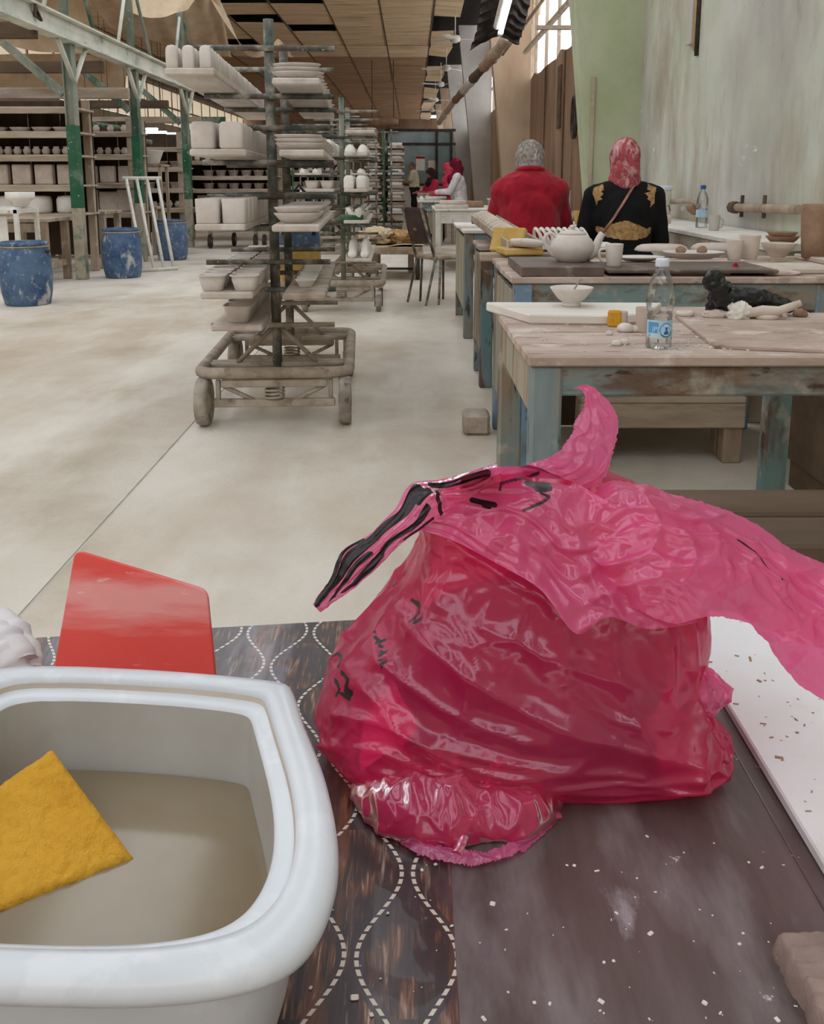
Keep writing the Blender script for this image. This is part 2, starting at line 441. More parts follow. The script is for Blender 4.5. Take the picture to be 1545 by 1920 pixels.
# steel girts and a loose diagonal brace in front of the first window
mb = MB()
g = mb.box((2.05, 13.2, 3.42), (.06, 8.0, .06)).build('girt', M_wood)
tag(g, 'long horizontal steel girt crossing the bright window bay', 'girder')
b1 = MB().tube((1.62, 16.9, 3.35), (2.05, 12.0, 3.9), .03, 6).build('diagonal_brace', M_wood)
tag(b1, 'thin diagonal brace in front of the bright window', 'brace')
b1 = MB().tube((1.75, 11.9, 3.5), (2.1, 10.4, 2.9), .03, 6).build('diagonal_brace', M_wood)
tag(b1, 'short diagonal brace against the green pier by the window', 'brace')
hb = MB().box((1.9, 12.2, 3.06), (.6, .07, .05)).build('wall_bracket', M_wood)
tag(hb, 'horizontal wooden bracket bar below the broken window', 'bracket')

wl = struct(MB().box((-11.1, 29, 1.8), (.2, 68, 3.6)).build('wall_left', M_leftwall))
struct(MB().box((-11.1, 6, 4.52), (.2, 22, 1.85)).build('wall_left_upper', M_leftwall))
struct(MB().box((-11.1, 40, 5.35), (.2, 46, .25)).build('trim_3', M_leftwall))
cl = MB()  # invented window strip, put in to brighten the ceiling
for i in range(24): cl.box((-11.1, 17.2 + 2.0 * i, 4.42), (.08, .09, 1.64))
for z in (3.62, 4.42, 5.2): cl.box((-11.1, 40, z), (.07, 46, .07))
wo = struct(cl.build('window_5', M_wood))
M_cream = bpy.data.materials.new('added_cream_pane'); M_cream.use_nodes = True
nt = M_cream.node_tree; nt.nodes.clear(); o = nt.nodes.new('ShaderNodeOutputMaterial'); tl = nt.nodes.new('ShaderNodeBsdfTranslucent'); tl.inputs[0].default_value = C(190, 180, 166)
nt.links.new(tl.outputs[0], o.inputs[0])
pane = MB().box((0, 0, 0), (.006, 1.88, 1.5)).build('pane', M_cream, wo, (-11.1, 18.2, 4.42))
for i in range(1, 22):
    p_ = pane.copy(); COL.objects.link(p_); p_.parent = wo; p_.location = (-11.1, 18.2 + 2.0 * i, 4.42)
struct(MB().box((-4.5, 62.1, 2.6), (13.4, .2, 5.3)).build('wall_back', M_brown))

# ceiling: dark void with one object per board
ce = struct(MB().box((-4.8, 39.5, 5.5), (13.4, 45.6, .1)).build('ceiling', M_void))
pn = {}
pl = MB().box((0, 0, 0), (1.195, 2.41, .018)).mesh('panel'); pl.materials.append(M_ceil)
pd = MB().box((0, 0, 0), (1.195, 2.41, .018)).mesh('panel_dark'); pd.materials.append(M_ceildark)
ph = MB().box((0, 0, 0), (.62, 2.41, .018)).mesh('panel_narrow'); ph.materials.append(M_ceil)
holes = {(2, 1): .52, (3, 1): .52, (4, 1): .6, (3, 2): .52, (2, 2): -.52, (5, 3): .5, (4, 3): -.6}
for r in range(17):
    y = 18.9 + 2.44 * r
    for c in range(8):
        x = -.11 - 1.22 * c
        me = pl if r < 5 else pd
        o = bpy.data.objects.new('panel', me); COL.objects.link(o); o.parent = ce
        yy, rx = y, RND.uniform(-.004, .004)
        o.scale = (1, 1, 1)
        if (c, r) in holes:
            o.scale = (1, .55, 1); yy = y + holes[c, r]
        o.location = (x, yy, 5.0 + RND.uniform(-.012, .012)); o.rotation_euler = (rx, RND.uniform(-.008, .008), RND.uniform(-.003, .003))
    if r % 3 != 2:
        o = bpy.data.objects.new('panel', ph); COL.objects.link(o); o.parent = ce
        o.location = (.83, y + RND.uniform(-.1, .1), 5.0); o.rotation_euler = (RND.uniform(-.03, .03), RND.uniform(-.03, .12), RND.uniform(-.05, .05))
for c in range(8):
    MB().box((.5 - 1.22 * c, 38.5, 5.0), (.03, 43, .05)).build('batten', M_darkwood, ce)

# near bays: unseen roof sheets added to cut the overhead sky light, gaps left between, and the wall behind the photographer
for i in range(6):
    MB().box((-9.9 + 2.25 * i, 6.1, 5.45), (1.25, 21, .06)).build('added_roof_sheet', M_void, ce)
struct(MB().box((-4.4, -4.5, 2.0), (13.4, .2, 4.0)).build('wall_front', M_colbeige))

# far glazed office partition
pt = thing('glazed_partition', 'grey framed glass office partition at the far end behind the standing man', 'partition', (.4, 33, 0))
mb = MB()
for x in (-1.3, .48, 1.0): mb.box((x, 0, 1.46), (.09, .09, 2.92))
for z in (.05, 1.0, 2.42, 2.9): mb.box((-.1, 0, z), (2.5, .085, .09))
mb.build('frame', M_dark, pt)
M_officeglass = mk('office_glass', [(.4, C(128, 148, 148)), (.6, C(104, 124, 126))], scale=1.2, rough=.15, spec=.6)
for x0, x1 in ((-1.26, .44), (.52, .96)):
    MB().box(((x0 + x1) / 2, .01, 1.7), (x1 - x0, .01, 1.35)).build('pane', M_officeglass, pt)
    MB().box(((x0 + x1) / 2, .01, 2.66), (x1 - x0, .01, .4)).build('pane', M_officeglass, pt)
    MB().box(((x0 + x1) / 2, .01, .52), (x1 - x0, .03, .86)).build('lower_panel', M_colgrey, pt)
po = thing('notice_sheet', 'pale notice with a red heading on the far glass partition', 'notice', (.3, 32.998, 1.75))
MB().box((0, 0, 0), (.32, .008, .5)).build('sheet', M_white, po)
MB().box((0, -.005, .2), (.32, .006, .08)).build('heading', M_redcloth, po)
po = tag(MB().box((.75, 32.998, 1.7), (.34, .008, .3)).build('notice_sheet', M_paper), 'plain pinkish notice sheet right of the red headed notice', 'notice')
struct(MB().box((.3, 36, 1.5), (2.9, .1, 3.0)).build('wall_office', M_colgrey))
# brown canvas roll and post above the partition
rc = thing('rolled_canvas', 'brown rolled canvas hanging above the glass partition', 'canvas')
for x in (-1.3, -.6): MB().tube((x, 30.5, 3.1), (x, 30.5, 4.96), .015, 6).build('rope', M_darkwood, rc)
(MB().path([(-1.45, 30.5, 3.02), (-1.2, 30.5, 3.0), (-.7, 30.5, 3.03), (-.45, 30.5, 3.0)], [.12, .15, .14, .11], 10).build('roll', M_claybr, rc))

# ------------------------------------------------------------------ ceiling fans over the work benches
def fan():
    r = thing('ceiling_fan', '', 'fan', (0, 0, 0), 0, 'ceiling fans over the work benches')
    MB().tube((0, 0, .1), (0, 0, .72), .015, 6).build('rod', M_whitep, r)
    MB().lathe([(.02, .1), (.1, .08), (.13, .02), (.12, -.04), (.05, -.08)], 14).build('hub', M_whitep, r)
    for k in range(3):
        a = 2 * pi * k / 3 + .15
        q = Matrix.Rotation(a, 3, 'Z')
        MB().box(q @ Vector((.42, 0, 0)), (.62, .13, .012), .003, (q @ Matrix.Rotation(.15, 3, 'X'))).build('blade', M_white, r)
    return r
fn0 = fan()
for i, (x, y) in enumerate(((1.0, 22), (1.0, 27.5), (.98, 32), (.95, 38), (.93, 43.5))):
    o = fn0 if i == 0 else dup(fn0)
    o.location = (x, y, 4.36); o.rotation_euler.z = i * .7
    o['label'] = 'white ceiling fan over the right benches, %s from the camera' % (['nearest', 'second', 'third', 'fourth', 'farthest'][i])

# ------------------------------------------------------------------ wrapped pipe, torn shade and the lit tube
pp = thing('wrapped_pipe', 'sagging pipe wrapped in brown and white rags running under the windows', 'pipe')
pts = [P(952, 70, 13), P(925, 105, 14.2), P(905, 128, 15.6), P(885, 150, 17.5), P(868, 172, 20), P(852, 190, 23), P(836, 212, 27), P(822, 232, 31)]
cols = [M_wood, M_claybr, M_darkwood, M_white, M_claybr, M_paper, M_white]
for i in range(7):
    a, b = pts[i], pts[i + 1]
    MB().path([a, a.lerp(b, .15), a.lerp(b, .5), a.lerp(b, .86), b], [.055, .09 + .02 * sin(i * 2.3), .075, .095, .05], 9).build('wrapping', cols[i], pp)
sh = thing('torn_lamp_shade', 'torn black corrugated shade hanging around the lit tube lamp', 'lamp shade')
n_u, n_v = 34, 12
v = []
top = crom([P(905, -30, 11.2), P(900, 20, 11.4), P(893, 60, 11.6), P(880, 96, 12)], n_u)
mid = crom([P(975, -30, 10.6), P(965, 20, 10.9), P(950, 60, 11.2), P(938, 86, 11.5)], n_u)
low = crom([P(1000, -28, 11.2), P(990, 25, 11.5), P(982, 55, 11.7), P(972, 84, 12)], n_u)
for i in range(n_u):
    row = crom([top[i], top[i].lerp(mid[i], .5) + Vector((0, .1, .1)), mid[i] + Vector((0, 0, .12)), mid[i].lerp(low[i], .6) + Vector((0, .1, .05)), low[i]], n_v)
    for j, p in enumerate(row):
        v.append(p + Vector((0, .05 * sin(i * 1.35), .025 * sin(i * 1.35 + 1) - (.06 * abs(noise.noise((j * .9, 1, i * .2))) if i > n_u - 4 else 0))))
f = [(i * n_v + j, i * n_v + j + 1, (i + 1) * n_v + j + 1, (i + 1) * n_v + j) for i in range(n_u - 1) for j in range(n_v - 1)]
MB().add(v, f, True).build('sheet', M_dark, sh)
lp = thing('tube_lamp', 'brightly lit fluorescent tube lamp under the torn black shade', 'lamp')
a, b = P(962, -25, 10.0), P(939, 60, 10.9)
MB().tube(a, b, .028, 10).build('tube', M_lamp, lp)
dv = (b - a).normalized()
for q, s in ((a, -1), (b, 1)): MB().tube(q, q + dv * s * .05, .034, 10).build('cap', M_whitep, lp)
MB().tube(a + Vector((-.05, 0, .06)), b + Vector((-.05, 0, .06)), .04, 8).build('housing', M_whitep, lp)

# cable loop on the boarded wall, trunking and pipes on the plastered wall
cb = MB()
for k in range(3):
    q = Matrix.Rotation(pi / 2, 3, 'Y') @ Matrix.Rotation(.2 * k, 3, 'Z')
    cb.path([Vector((2.15 - .01 * k, 12.3 + .16 * cos(t) + .02 * k, 1.95 + .27 * sin(t))) for t in [2 * pi * i / 24 for i in range(24)]], .012, 6, closed=True)
cb.path([(2.15, 12.25, 2.2), (2.155, 12.3, 2.7), (2.15, 12.3, 2.95)], .01, 6)
tag(cb.build('cable_coil', M_dark), 'dark cable coil hanging on the brown boarded wall', 'cable')
tk = thing('cable_trunking', 'grey vertical cable trunking ending high on the green wall', 'trunking', (2.2, 7.4, 2.17))
MB().box((-.022, .0, .9), (.044, .13, 1.8), .004).build('channel', M_colgrey, tk)
MB().path([(-.02, -.1, -.06), (-.02, -.1, .5), (-.02, -.1, 1.8)], .014, 6).build('yellow_cable', M_foam, tk)
MB().path([(-.01, -.13, -.1), (-.012, -.13, .5), (-.012, -.13, 1.8)], .02, 6).build('black_cable', M_dark, tk)
wp = thing('wall_tap_pipe', 'grey water pipe with a bent tap on the wall behind the black dress', 'pipe')
MB().path([P(1238, 378, 7.6), P(1265, 378, 7.3), P(1293, 377, 6.95), P(1304, 379, 6.8), P(1310, 387, 6.7)], .02, 8).build('pipe', M_frame, wp)
MB().cone(P(1296, 390, 6.8), P(1302, 396, 6.8), .035, .03, 10).build('tap', M_claybr, wp)
wp = thing('wall_pipe', 'brown horizontal pipe stub fixed to the stained wall left of the tall vase', 'pipe')
a, b = P(1392, 389, 6.1), P(1500, 393, 5.1)
a.x = b.x = 2.15
MB().tube(a, b, .028, 8).build('pipe', M_wood, wp)
MB().tube(a + Vector((0, -.03, 0)), a + Vector((0, .06, 0)), .04, 8).build('end_cap', M_darkwood, wp)
for q in (.12, .5): MB().tube(a.lerp(b, q) + Vector((0, 0, -.06)), a.lerp(b, q) + Vector((0, 0, .08)), .012, 6).build('clamp', M_darkwood, wp)

# ------------------------------------------------------------------ pale steel gantry on the left
M_postfoot = mk('clay_splashed_post', [(.4, C(160, 150, 132)), (.55, C(176, 166, 148)), (.68, C(84, 120, 100))], scale=4, rough=.7, over=[(C(120, 96, 76), 9, .58, .7, .6, o1)])
gx = -3.77
gt = thing('steel_gantry', 'long pale green steel gantry beam on green posts along the left racks', 'gantry', (gx, 0, 0))
mb = MB()
mb.box((0, 11.9, 2.74), (.016, 8.2, .2)); mb.box((0, 11.9, 2.85), (.16, 8.2, .022)); mb.box((0, 11.9, 2.63), (.16, 8.2, .022))
mb.build('beam', M_gantry, gt)
for y in (10.5, 12.9, 15.7):
    mb = MB()
    mb.box((-.05, y, 1.92), (.11, .012, 1.4)); mb.box((-.1, y, 1.92), (.012, .13, 1.4)); mb.box((0, y, 1.92), (.012, .13, 1.4))
    mb.build('post', M_green, gt)
    MB().box((-.05, y, 1.28), (.114, .134, .92), .004).build('green_band', M_greend, gt)
    MB().box((-.05, y, .41), (.113, .133, .82), .004).build('post_foot', M_postfoot, gt)
    for s, L in ((1, .55), (-1, .55)):
        MB().tube((0, y, 2.2), (0, y + s * .42, 2.62), .03, 6).build('knee_brace', M_gantry, gt)
    MB().box((-.45, y, 2.36), (.09, .05, .85), .004, Matrix.Rotation(-.85, 3, 'Y')).build('side_brace', M_green, gt)
    MB().tube((-.05, y - .05, 2.86), (-.05, y - .05, 4.9), .055, 8).build('hanger_pipe', M_green, gt)
    for s in (-1, 1):
        MB().tube((0, y + s * .75, 2.86), (-.03, y + s * .15, 3.75), .024, 6).build('strut', M_gantry if s < 0 else M_green, gt)
MB().path([(.03, 9.35, 2.9), (.06, 9.4, 2.84), (.02, 9.47, 2.74), (.06, 9.52, 2.7), (-.01, 9.5, 2.9), (.05, 9.3, 2.9)], .018, 6).build('rope', M_darkwood, gt)
# cross beams beyond the gantry, carried by it
for i, (y, z, w2, m, lb) in enumerate(((9.6, 2.62, .16, M_darkwood, 'nearest dark timber roof beam beside the gantry, topmost'), (11.6, 2.5, .14, M_darkwood, 'dark timber cross beam behind the first green post'),
                                       (12.6, 2.28, .14, M_woodx, 'lower timber cross beam behind the first green post'), (14.6, 2.3, .12, M_darkwood, 'timber cross beam between second and third green posts'),
                                       (16.8, 2.2, .11, M_woodx, 'timber cross beam just past the third green post'), (19, 2.35, .12, M_green, 'green steel cross beam deep in the left bays'))):
    tag(MB().box((-7.2, y, z), (6.8, .09, w2), .006).build('cross_beam', m), lb, 'beam', 'cross beams over the left racks')
for i, (x0, z0, x1, z1, y) in enumerate(((-6.6, 2.1, -4.6, 1.93, 11.9), (-6.0, 2.15, -4.1, 1.86, 13.6), (-5.9, 2.02, -4.2, 1.74, 15.0))):
    tag(MB().tube((x0, y, z0), (x1, y, z1), .04, 6).build('sloping_rail', M_green), ['green sloping rail left of the first green post', 'green sloping rail between first and second green posts', 'green sloping rail ending at the second green post'][i], 'rail', 'green rails over the left racks')

# canvas and sheets hanging from the roof
def sheet(name, label, A, B, mat, amp, fr, cat='canvas', nu=40, nv=20, sag=0):
    A, B = crom(A, nu), crom(B, nu); v = []
    for i in range(nu):
        for j in range(nv):
            t = j / (nv - 1); p = A[i].lerp(B[i], t)
            v.append(p + Vector((0, amp * sin(i * fr + 1.5 * t) + amp * noise.noise((i * .22, t * 3, 2)), -sag * sin(pi * t))))
    f = [(i * nv + j, i * nv + j + 1, (i + 1) * nv + j + 1, (i + 1) * nv + j) for i in range(nu - 1) for j in range(nv - 1)]
    return tag(MB().add(v, f, True).build(name, mat), label, cat)
sheet('hanging_canvas', 'grey brown ribbed canvas sagging from the roof above the left racks', [P(120, -60, 15.5), P(260, -60, 15.8), P(400, -60, 16.5)], [P(205, 52, 17.5), P(330, 88, 18), P(434, 108, 18.5)], M_canvasd, .07, 1.1)
sheet('hanging_canvas', 'light beige canvas flap with straight lower edge at the top left', [P(228, -30, 14.4), P(300, -30, 14.4), P(385, -30, 14.4)], [P(240, 22, 14.3), P(290, 34, 14.2), P(352, 18, 14.3)], M_canvas, .02, .5)
sheet('hanging_canvas', 'pale canvas strip curling down in a loop left of the tall trolley pole', [P(384, -20, 17), P(420, 40, 17.2), P(452, 82, 17.5), P(480, 98, 17.6), P(510, 84, 17.8), P(524, 74, 18), P(550, 108, 18.4)],
      [P(404, -20, 17.3), P(436, 52, 17.5), P(458, 98, 17.7), P(482, 108, 17.8), P(510, 100, 18), P(530, 92, 18.2), P(540, 106, 18.4)], M_canvas, .01, .4, nv=8)
sheet('hanging_canvas', 'beige canvas sheet in the top left corner behind the gantry', [P(-60, -40, 20), P(40, -40, 20), P(150, -40, 20)], [P(-60, 60, 20), P(60, 95, 20), P(190, 100, 20)], M_canvas, .05, .6)
sheet('hanging_canvas', 'beige sheet screen behind the racks between the first two green posts', [P(-60, 105, 24), P(120, 100, 24), P(235, 108, 24)], [P(-60, 175, 24), P(120, 178, 24), P(235, 170, 24)], M_canvas, .06, .5)

# bluish shop lamps on the left
for i, (px, py, Y, lb) in enumerate(((222, 239, 22, 'bluish lamp left of the second green post, upper one'), (181, 256, 22, 'bluish lamp lowest and leftmost of the cluster'), (275, 242, 21, 'bluish lamp just right of the second green post'),
                                  (291, 248, 20.5, 'bluish lamp between second and third green posts, middle one'), (319, 251, 21.6, 'bluish lamp just left of the third green post'))):
    q = P(px, py, Y)
    lm = thing('shop_lamp', lb, 'lamp', q, 0, 'bluish hanging lamps on the left')
    MB().box((0, 0, 0), (.5, .09, .05), .012).build('tube', M_lampb, lm)
    MB().box((0, 0, -.045), (.48, .13, .03), .01).build('tray', M_barrel, lm)
    for x in (-.2, .2): MB().tube((x, 0, .02), (x, 0, 4.97 - q.z), .006, 5).build('wire', M_dark, lm)
# ------------------------------------------------------------------ drying trolleys
def rounded(x0, y0, x1, y1, r, z, n=5):
    out = []
    for cx, cy, a0 in ((x1 - r, y1 - r, 0), (x0 + r, y1 - r, pi / 2), (x0 + r, y0 + r, pi), (x1 - r, y0 + r, 3 * pi / 2)):
        for k in range(n):
            a = a0 + pi / 2 * k / (n - 1)
            out.append((cx + r * cos(a), cy + r * sin(a), z))
    return out

def wheel(r, wd, parent, loc, mat=None, spin=0):
    q = Matrix.Rotation(pi / 2, 3, 'Y')
    w_ = MB().lathe([(r * .55, -wd / 2), (r * .93, -wd / 2), (r, -wd * .3), (r, wd * .3), (r * .93, wd / 2), (r * .55, wd / 2)], 22, (0, 0, 0), q).build('wheel', mat or M_rubber, parent, loc, spin)
    MB().lathe([(r * .2, -wd * .56), (r * .56, -wd * .36), (r * .56, wd * .36), (r * .2, wd * .56)], 14, (0, 0, 0), q).build('hub', M_frame, w_)
    return w_

def trolley(label, loc, rotz, ppos, tubes, half=.31, ptop=1.84, y0=-.2, y1=.95, hw=.345, caster=False, pm=None):
    t = thing('drying_trolley', label, 'trolley', loc, rotz)
    zf = .25
    MB().path(rounded(-hw, y0, hw, y1, .07, zf), .027, 10, closed=True).build('base_frame', M_frame, t)
    for y in (0, .06, ppos[-1] - .05, ppos[-1] + .01): MB().tube((-hw, y, zf), (hw, y, zf), .014, 8).build('cross_bar', M_frame, t)
    for yw, s in ((y0 + .02, -1), (y1 - .05, 1)):
        ax = MB().box((0, yw, .105), (2 * hw - .13, .04, .035), .004).build('axle', M_frame, t)
        MB().box((0, yw, .2), (2 * hw - .2, .05, .035), .004).build('axle_beam', M_frame, t)
        sp = [(.043 * cos(2 * pi * k / 14), yw + .043 * sin(2 * pi * k / 14), .122 + .062 * k / 50) for k in range(51)]
        MB().path(sp, .0056, 6).build('spring', M_frame, t)
        for q in (-1, 1):
            MB().tube((q * .235, yw, .185), (q * .1, yw, .118), .011, 6).build('axle_brace', M_frame, t)
            MB().box((q * (hw - .085), yw, .155), (.02, .03, .12), .002).build('hanger', M_frame, t)
            if caster:
                wheel(.075, .045, t, (q * (hw - .04), yw - .01, .075))
                for g in (-1, 1): MB().box((q * (hw - .04) + g * .032, yw + .02, .125), (.008, .045, .17), .003).build('fork', M_dark, t)
                MB().box((q * (hw - .04), yw + .02, .215), (.08, .06, .02), .004).build('fork_plate', M_frame, t)
            else:
                wheel(.115, .056, t, (q * (hw - .018), yw, .115), spin=q * .03)
    for y in ppos:
        MB().tube((0, y, .23), (0, y, ptop), .0235, 14).build('pole', pm or M_tube, t)
        for q in (-1, 1):
            MB().tube((q * .02, y, .43), (q * .19, y, .26), .012, 7).build('pole_brace', M_frame, t)
    for z in tubes:
        for y in ppos:
            a = half + RND.uniform(-.02, .02)
            MB().tube((-a, y - .03, z), (half - .03 + RND.uniform(-.02, .02), y - .03, z), .0128, 9).build('carrying_tube', M_tube if z > .5 else M_frame, t)
    R_ = Matrix.Rotation(rotz, 3, 'Z'); L0 = Vector(loc)
    return lambda x, y, z: R_ @ Vector((x, y, z)) + L0

def board(label, T, rotz, x0, x1, y0, y1, z, mat=None, worn_=False, name='ware_board'):
    o = MB().box((0, 0, .014), (x1 - x0, y1 - y0, .028), .006).build(name, mat or M_board)
    o.location = T((x0 + x1) / 2, (y0 + y1) / 2, z); o.rotation_euler.z = rotz + RND.uniform(-.004, .004)
    return tag(o, label, 'board', 'ware boards on the trolleys')

def rows(mk_, T, rotz, xs, ys, z, name_of, cat, group, jit=.003, rj=.03, lim=6):
    first = None
    for r, y in enumerate(ys):
        for c, x in enumerate(xs):
            p = T(x + RND.uniform(-jit, jit), y + RND.uniform(-jit, jit), z)
            if first is None:
                o = first = mk_()
            else:
                o = dup(first)
            o.location = p; o.rotation_euler = (0, 0, rotz + RND.uniform(-rj, rj))
            tag(o, name_of(r, c), cat, group)

def rowname(what, cols, where, lim=6):
    def g(r, c):
        cc = (cols[c] + ', ') if cols else ''
        if r < lim: return '%s, %s%s row, %s' % (what, cc, ORD[r], where)
        return '%s, %sbehind %s row, %s' % (what, cc, ORD[lim - 1], where)
    return g

def square_mug():
    return MB().vessel([(.004, 0), (0, .004), (0, .055), (.002, .074), (.008, .083), (.02, .087)], .0235, .0245, 5, 20).build('square_mug', M_bisque)
def canister():
    return MB().vessel([(.004, 0), (0, .004), (-.002, .1), (0, .103), (.006, .103), (.008, .02), (.012, .012)], .049, .049, 6, 24).build('square_canister', M_bisque)
def canister_tall():
    return MB().vessel([(.006, 0), (0, .01), (0, .085), (.003, .102), (.011, .11), (.03, .112)], .05, .05, 6, 24).build('square_canister', M_bisque)
def tub():
    return MB().vessel([(.022, 0), (.018, .003), (.006, .045), (.004, .062), (-.003, .064), (-.004, .067), (.006, .068), (.012, .06), (.026, .008)], .06, .055, 4, 26).build('flanged_tub', M_bisque)
def tray():
    o = thing('deep_tray', '', 'tray')
    MB().vessel([(.02, 0), (.016, .003), (.002, .07), (-.004, .074), (-.004, .078), (.003, .078), (.006, .07)], .064, .075, 5, 24).build('wall', M_bisque, o)
    MB().vessel([(.008, .069), (.024, .007)], .064, .075, 5, 24).build('inside', M_inner, o)
    return o
def oval(a=.1, b=.065, h=.026):
    mb = MB()
    mb.vessel([(a * .42, 0), (a * .4, .002), (a * .2, h * .4), (0, h), (-.002, h + .004), (.004, h + .004), (a * .22, h * .55), (a * .42, h * .25)], a, b, 2.2, 32)
    return mb.build('oval_plate', M_bisque)
def square_bowl():
    return MB().vessel([(.02, 0), (.018, .003), (.002, .03), (-.001, .033), (.003, .034), (.02, .012), (.03, .008)], .046, .046, 3.4, 24).build('square_dish', M_white)

rz = radians(3.15)
T1 = trolley('nearest drying trolley on spoked spring base with tall dusty pole in the aisle', (-.65, 4.3, 0), rz, (0, .8),
             (1.71, 1.5, 1.36, 1.205, 1.05, .903, .747, .617, .447))
NT = 'on the near trolley'
B = [('topmost left ware board of the near trolley under upright mugs', -.33, -.14, -.72, 1.85, 1.515), ('second left ware board of the near trolley under tall canisters', -.29, -.06, -.5, 1.7, 1.222),
     ('third left ware board of the near trolley under open canisters', -.275, -.065, -.5, 1.7, .918), ('fourth left ware board of the near trolley under flanged tubs', -.265, -.045, -.5, 1.6, .632),
     ('lowest left ware board of the near trolley with dark trays', -.265, -.035, -.3, 1.5, .462), ('topmost right ware board of the near trolley under stacked oval plates', .045, .245, -.4, 1.7, 1.515),
     ('second right ware board of the near trolley under oval plates', .07, .26, -.45, 1.6, 1.222), ('third right ware board of the near trolley under oval dishes', .05, .245, -.6, .8, .918),
     ('worn cracked fourth right ware board of the near trolley with square dishes', .08, .26, -.55, .85, .632)]
for i, b in enumerate(B): board(b[0], T1, rz, *b[1:], mat=M_frame if i == 8 else None)
rows(square_mug, T1, rz, (-.3, -.24, -.175), [-.685 + .076 * i for i in range(26)], 1.543, rowname('upright unfired square mug', ['left column', 'middle column', 'right column'], 'top left near board'), 'mug', 'square mugs on the top left board', .002)
rows(canister_tall, T1, rz, (-.235, -.121), [-.44 + .112 * i for i in range(18)], 1.25, rowname('closed unfired square canister', ['left column', 'right column'], 'second left near board'), 'canister', 'square canisters on the second left board')
rows(canister, T1, rz, (-.224, -.116), [-.44 + .112 * i for i in range(18)], .946, rowname('open unfired square canister', ['left column', 'right column'], 'third left near board'), 'canister', 'square canisters on the third left board')
rows(tub, T1, rz, (-.225, -.09), [-.42 + .118 * i for i in range(16)], .66, rowname('unfired tub with flanged rim', ['left column', 'right column'], 'fourth left near board'), 'tub', 'flanged tubs on the fourth left board')
rows(tray, T1, rz, (-.15,), [-.18 + .165 * i for i in range(6)], .49, rowname('deep unfired tray with dark inside', None, 'lowest left near board'), 'tray', 'deep trays on the lowest board')
def stack3(T, xs, ys, z, n, lab, grp, dz=.017, mkf=oval):
    for k in range(n):
        nm = ['bottom', 'middle', 'top'][k if n == 3 else (0 if k == 0 else 2)]
        rows(mkf, T, rz, xs, ys, z + dz * k, rowname('%s, %s of stack' % (lab, nm), None, grp), 'plate', 'oval plates: ' + grp, .008, .08)
stack3(T1, (.142,), [-.32 + .155 * i for i in range(13)], 1.543, 3, 'unfired oval plate', 'top right near board')
stack3(T1, (.15,), [-.36 + .155 * i for i in range(12)], 1.25, 3, 'unfired oval plate', 'second right near board')
stack3(T1, (.15,), [-.45 + .2 * i for i in range(6)], .946, 2, 'unfired oval dish', 'third right near board', .024, lambda: oval(.1, .075, .04))
rows(square_bowl, T1, rz, (.165,), [-.3 + .108 * i for i in range(10)], .66, rowname('small white square dish', None, 'worn right near board'), 'dish', 'square dishes on the worn board')
rb = MB()
for k in range(3): rb.ell((.02 * k, .012 * (k % 2), .012), (.016, .014, .013), n=10)
tag(rb.build('red_scrap', M_redcloth, None, T1(.125, -.12, .66)), 'small red plastic scrap beside the square dishes on worn board', 'scrap')

# second trolley, partly hidden behind the first
rz2 = radians(1.2)
T2 = trolley('second drying trolley with red and green poles right behind the nearest one', (-.62, 8.2, 0), rz2, (0, 1.1), (1.72, 1.5, 1.32, 1.01, .88, .745, .6, .4), half=.34, y0=-.35, y1=1.3, hw=.36, caster=True, pm=M_green)
B2 = [('top right board of the second trolley under a flat slab', .05, .3, -.3, .9, 1.52), ('board of the second trolley carrying white domed moulds', .04, .24, -.4, 1.2, 1.33), ('board of the second trolley carrying upright white blocks', .04, .24, -.5, 1.2, 1.03),
      ('board of the second trolley carrying a white jagged pile', .03, .25, -.5, 1.2, .77), ('low board of the second trolley carrying white shoe shaped moulds', .05, .27, -.55, 1.2, .45)]
for b in B2: board(b[0], T2, rz2, *b[1:])
for b in (('left board of the second trolley seen between the near poles, upper', -.3, -.05, -.4, 1.4, 1.33), ('left board of the second trolley seen between the near poles, lower', -.3, -.05, -.4, 1.4, 1.03), ('left low board of the second trolley', -.3, -.05, -.4, 1.4, .77)):
    board(b[0], T2, rz2, *b[1:])
tag(MB().box((0, 0, .015), (.26, .8, .03), .012).build('plaster_slab', M_frame, None, T2(.18, .3, 1.55), rz2), 'flat greenish plaster slab on the top of the second trolley', 'slab')
def dome():
    return MB().vessel([(0, 0), (0, .012), (.006, .03), (.016, .05), (.03, .066), (.045, .072)], .05, .06, 2.4, 22).build('domed_mould', M_white)
rows(dome, T2, rz2, (.085, .195), [-.3 + .2 * i for i in range(6)], 1.358, rowname('white domed mould', ['left', 'right'], 'second trolley', 3), 'mould', 'domed moulds on the second trolley')
def block():
    return MB().vessel([(.004, 0), (0, .01), (0, .08), (.008, .1), (.022, .112)], .045, .05, 4, 20).build('plaster_block', M_white)
rows(block, T2, rz2, (.075, .185), [-.4 + .12 * i for i in range(7)], 1.058, rowname('upright white plaster block', ['left', 'right'], 'second trolley', 3), 'mould', 'plaster blocks on the second trolley')
def shell():
    mb = MB()
    rg = []
    for k, (r_, z) in enumerate(((.06, 0), (.075, .03), (.085, .07), (.09, .095), (.07, .06), (.05, .02))):
        rg.append([((r_ + .012 * sin(5 * a + k) ) * cos(a), (r_ + .012 * sin(5 * a + k)) * sin(a), z + .012 * cos(5 * a) * (k > 1)) for a in [2 * pi * i / 26 for i in range(26)]])
    mb.rings(rg)
    return mb.build('ruffled_bowl', M_white)
rows(shell, T2, rz2, (.14,), [-.4 + .19 * i for i in range(7)], .798, rowname('white ruffled bowl', None, 'second trolley', 3), 'bowl', 'ruffled bowls on the second trolley')
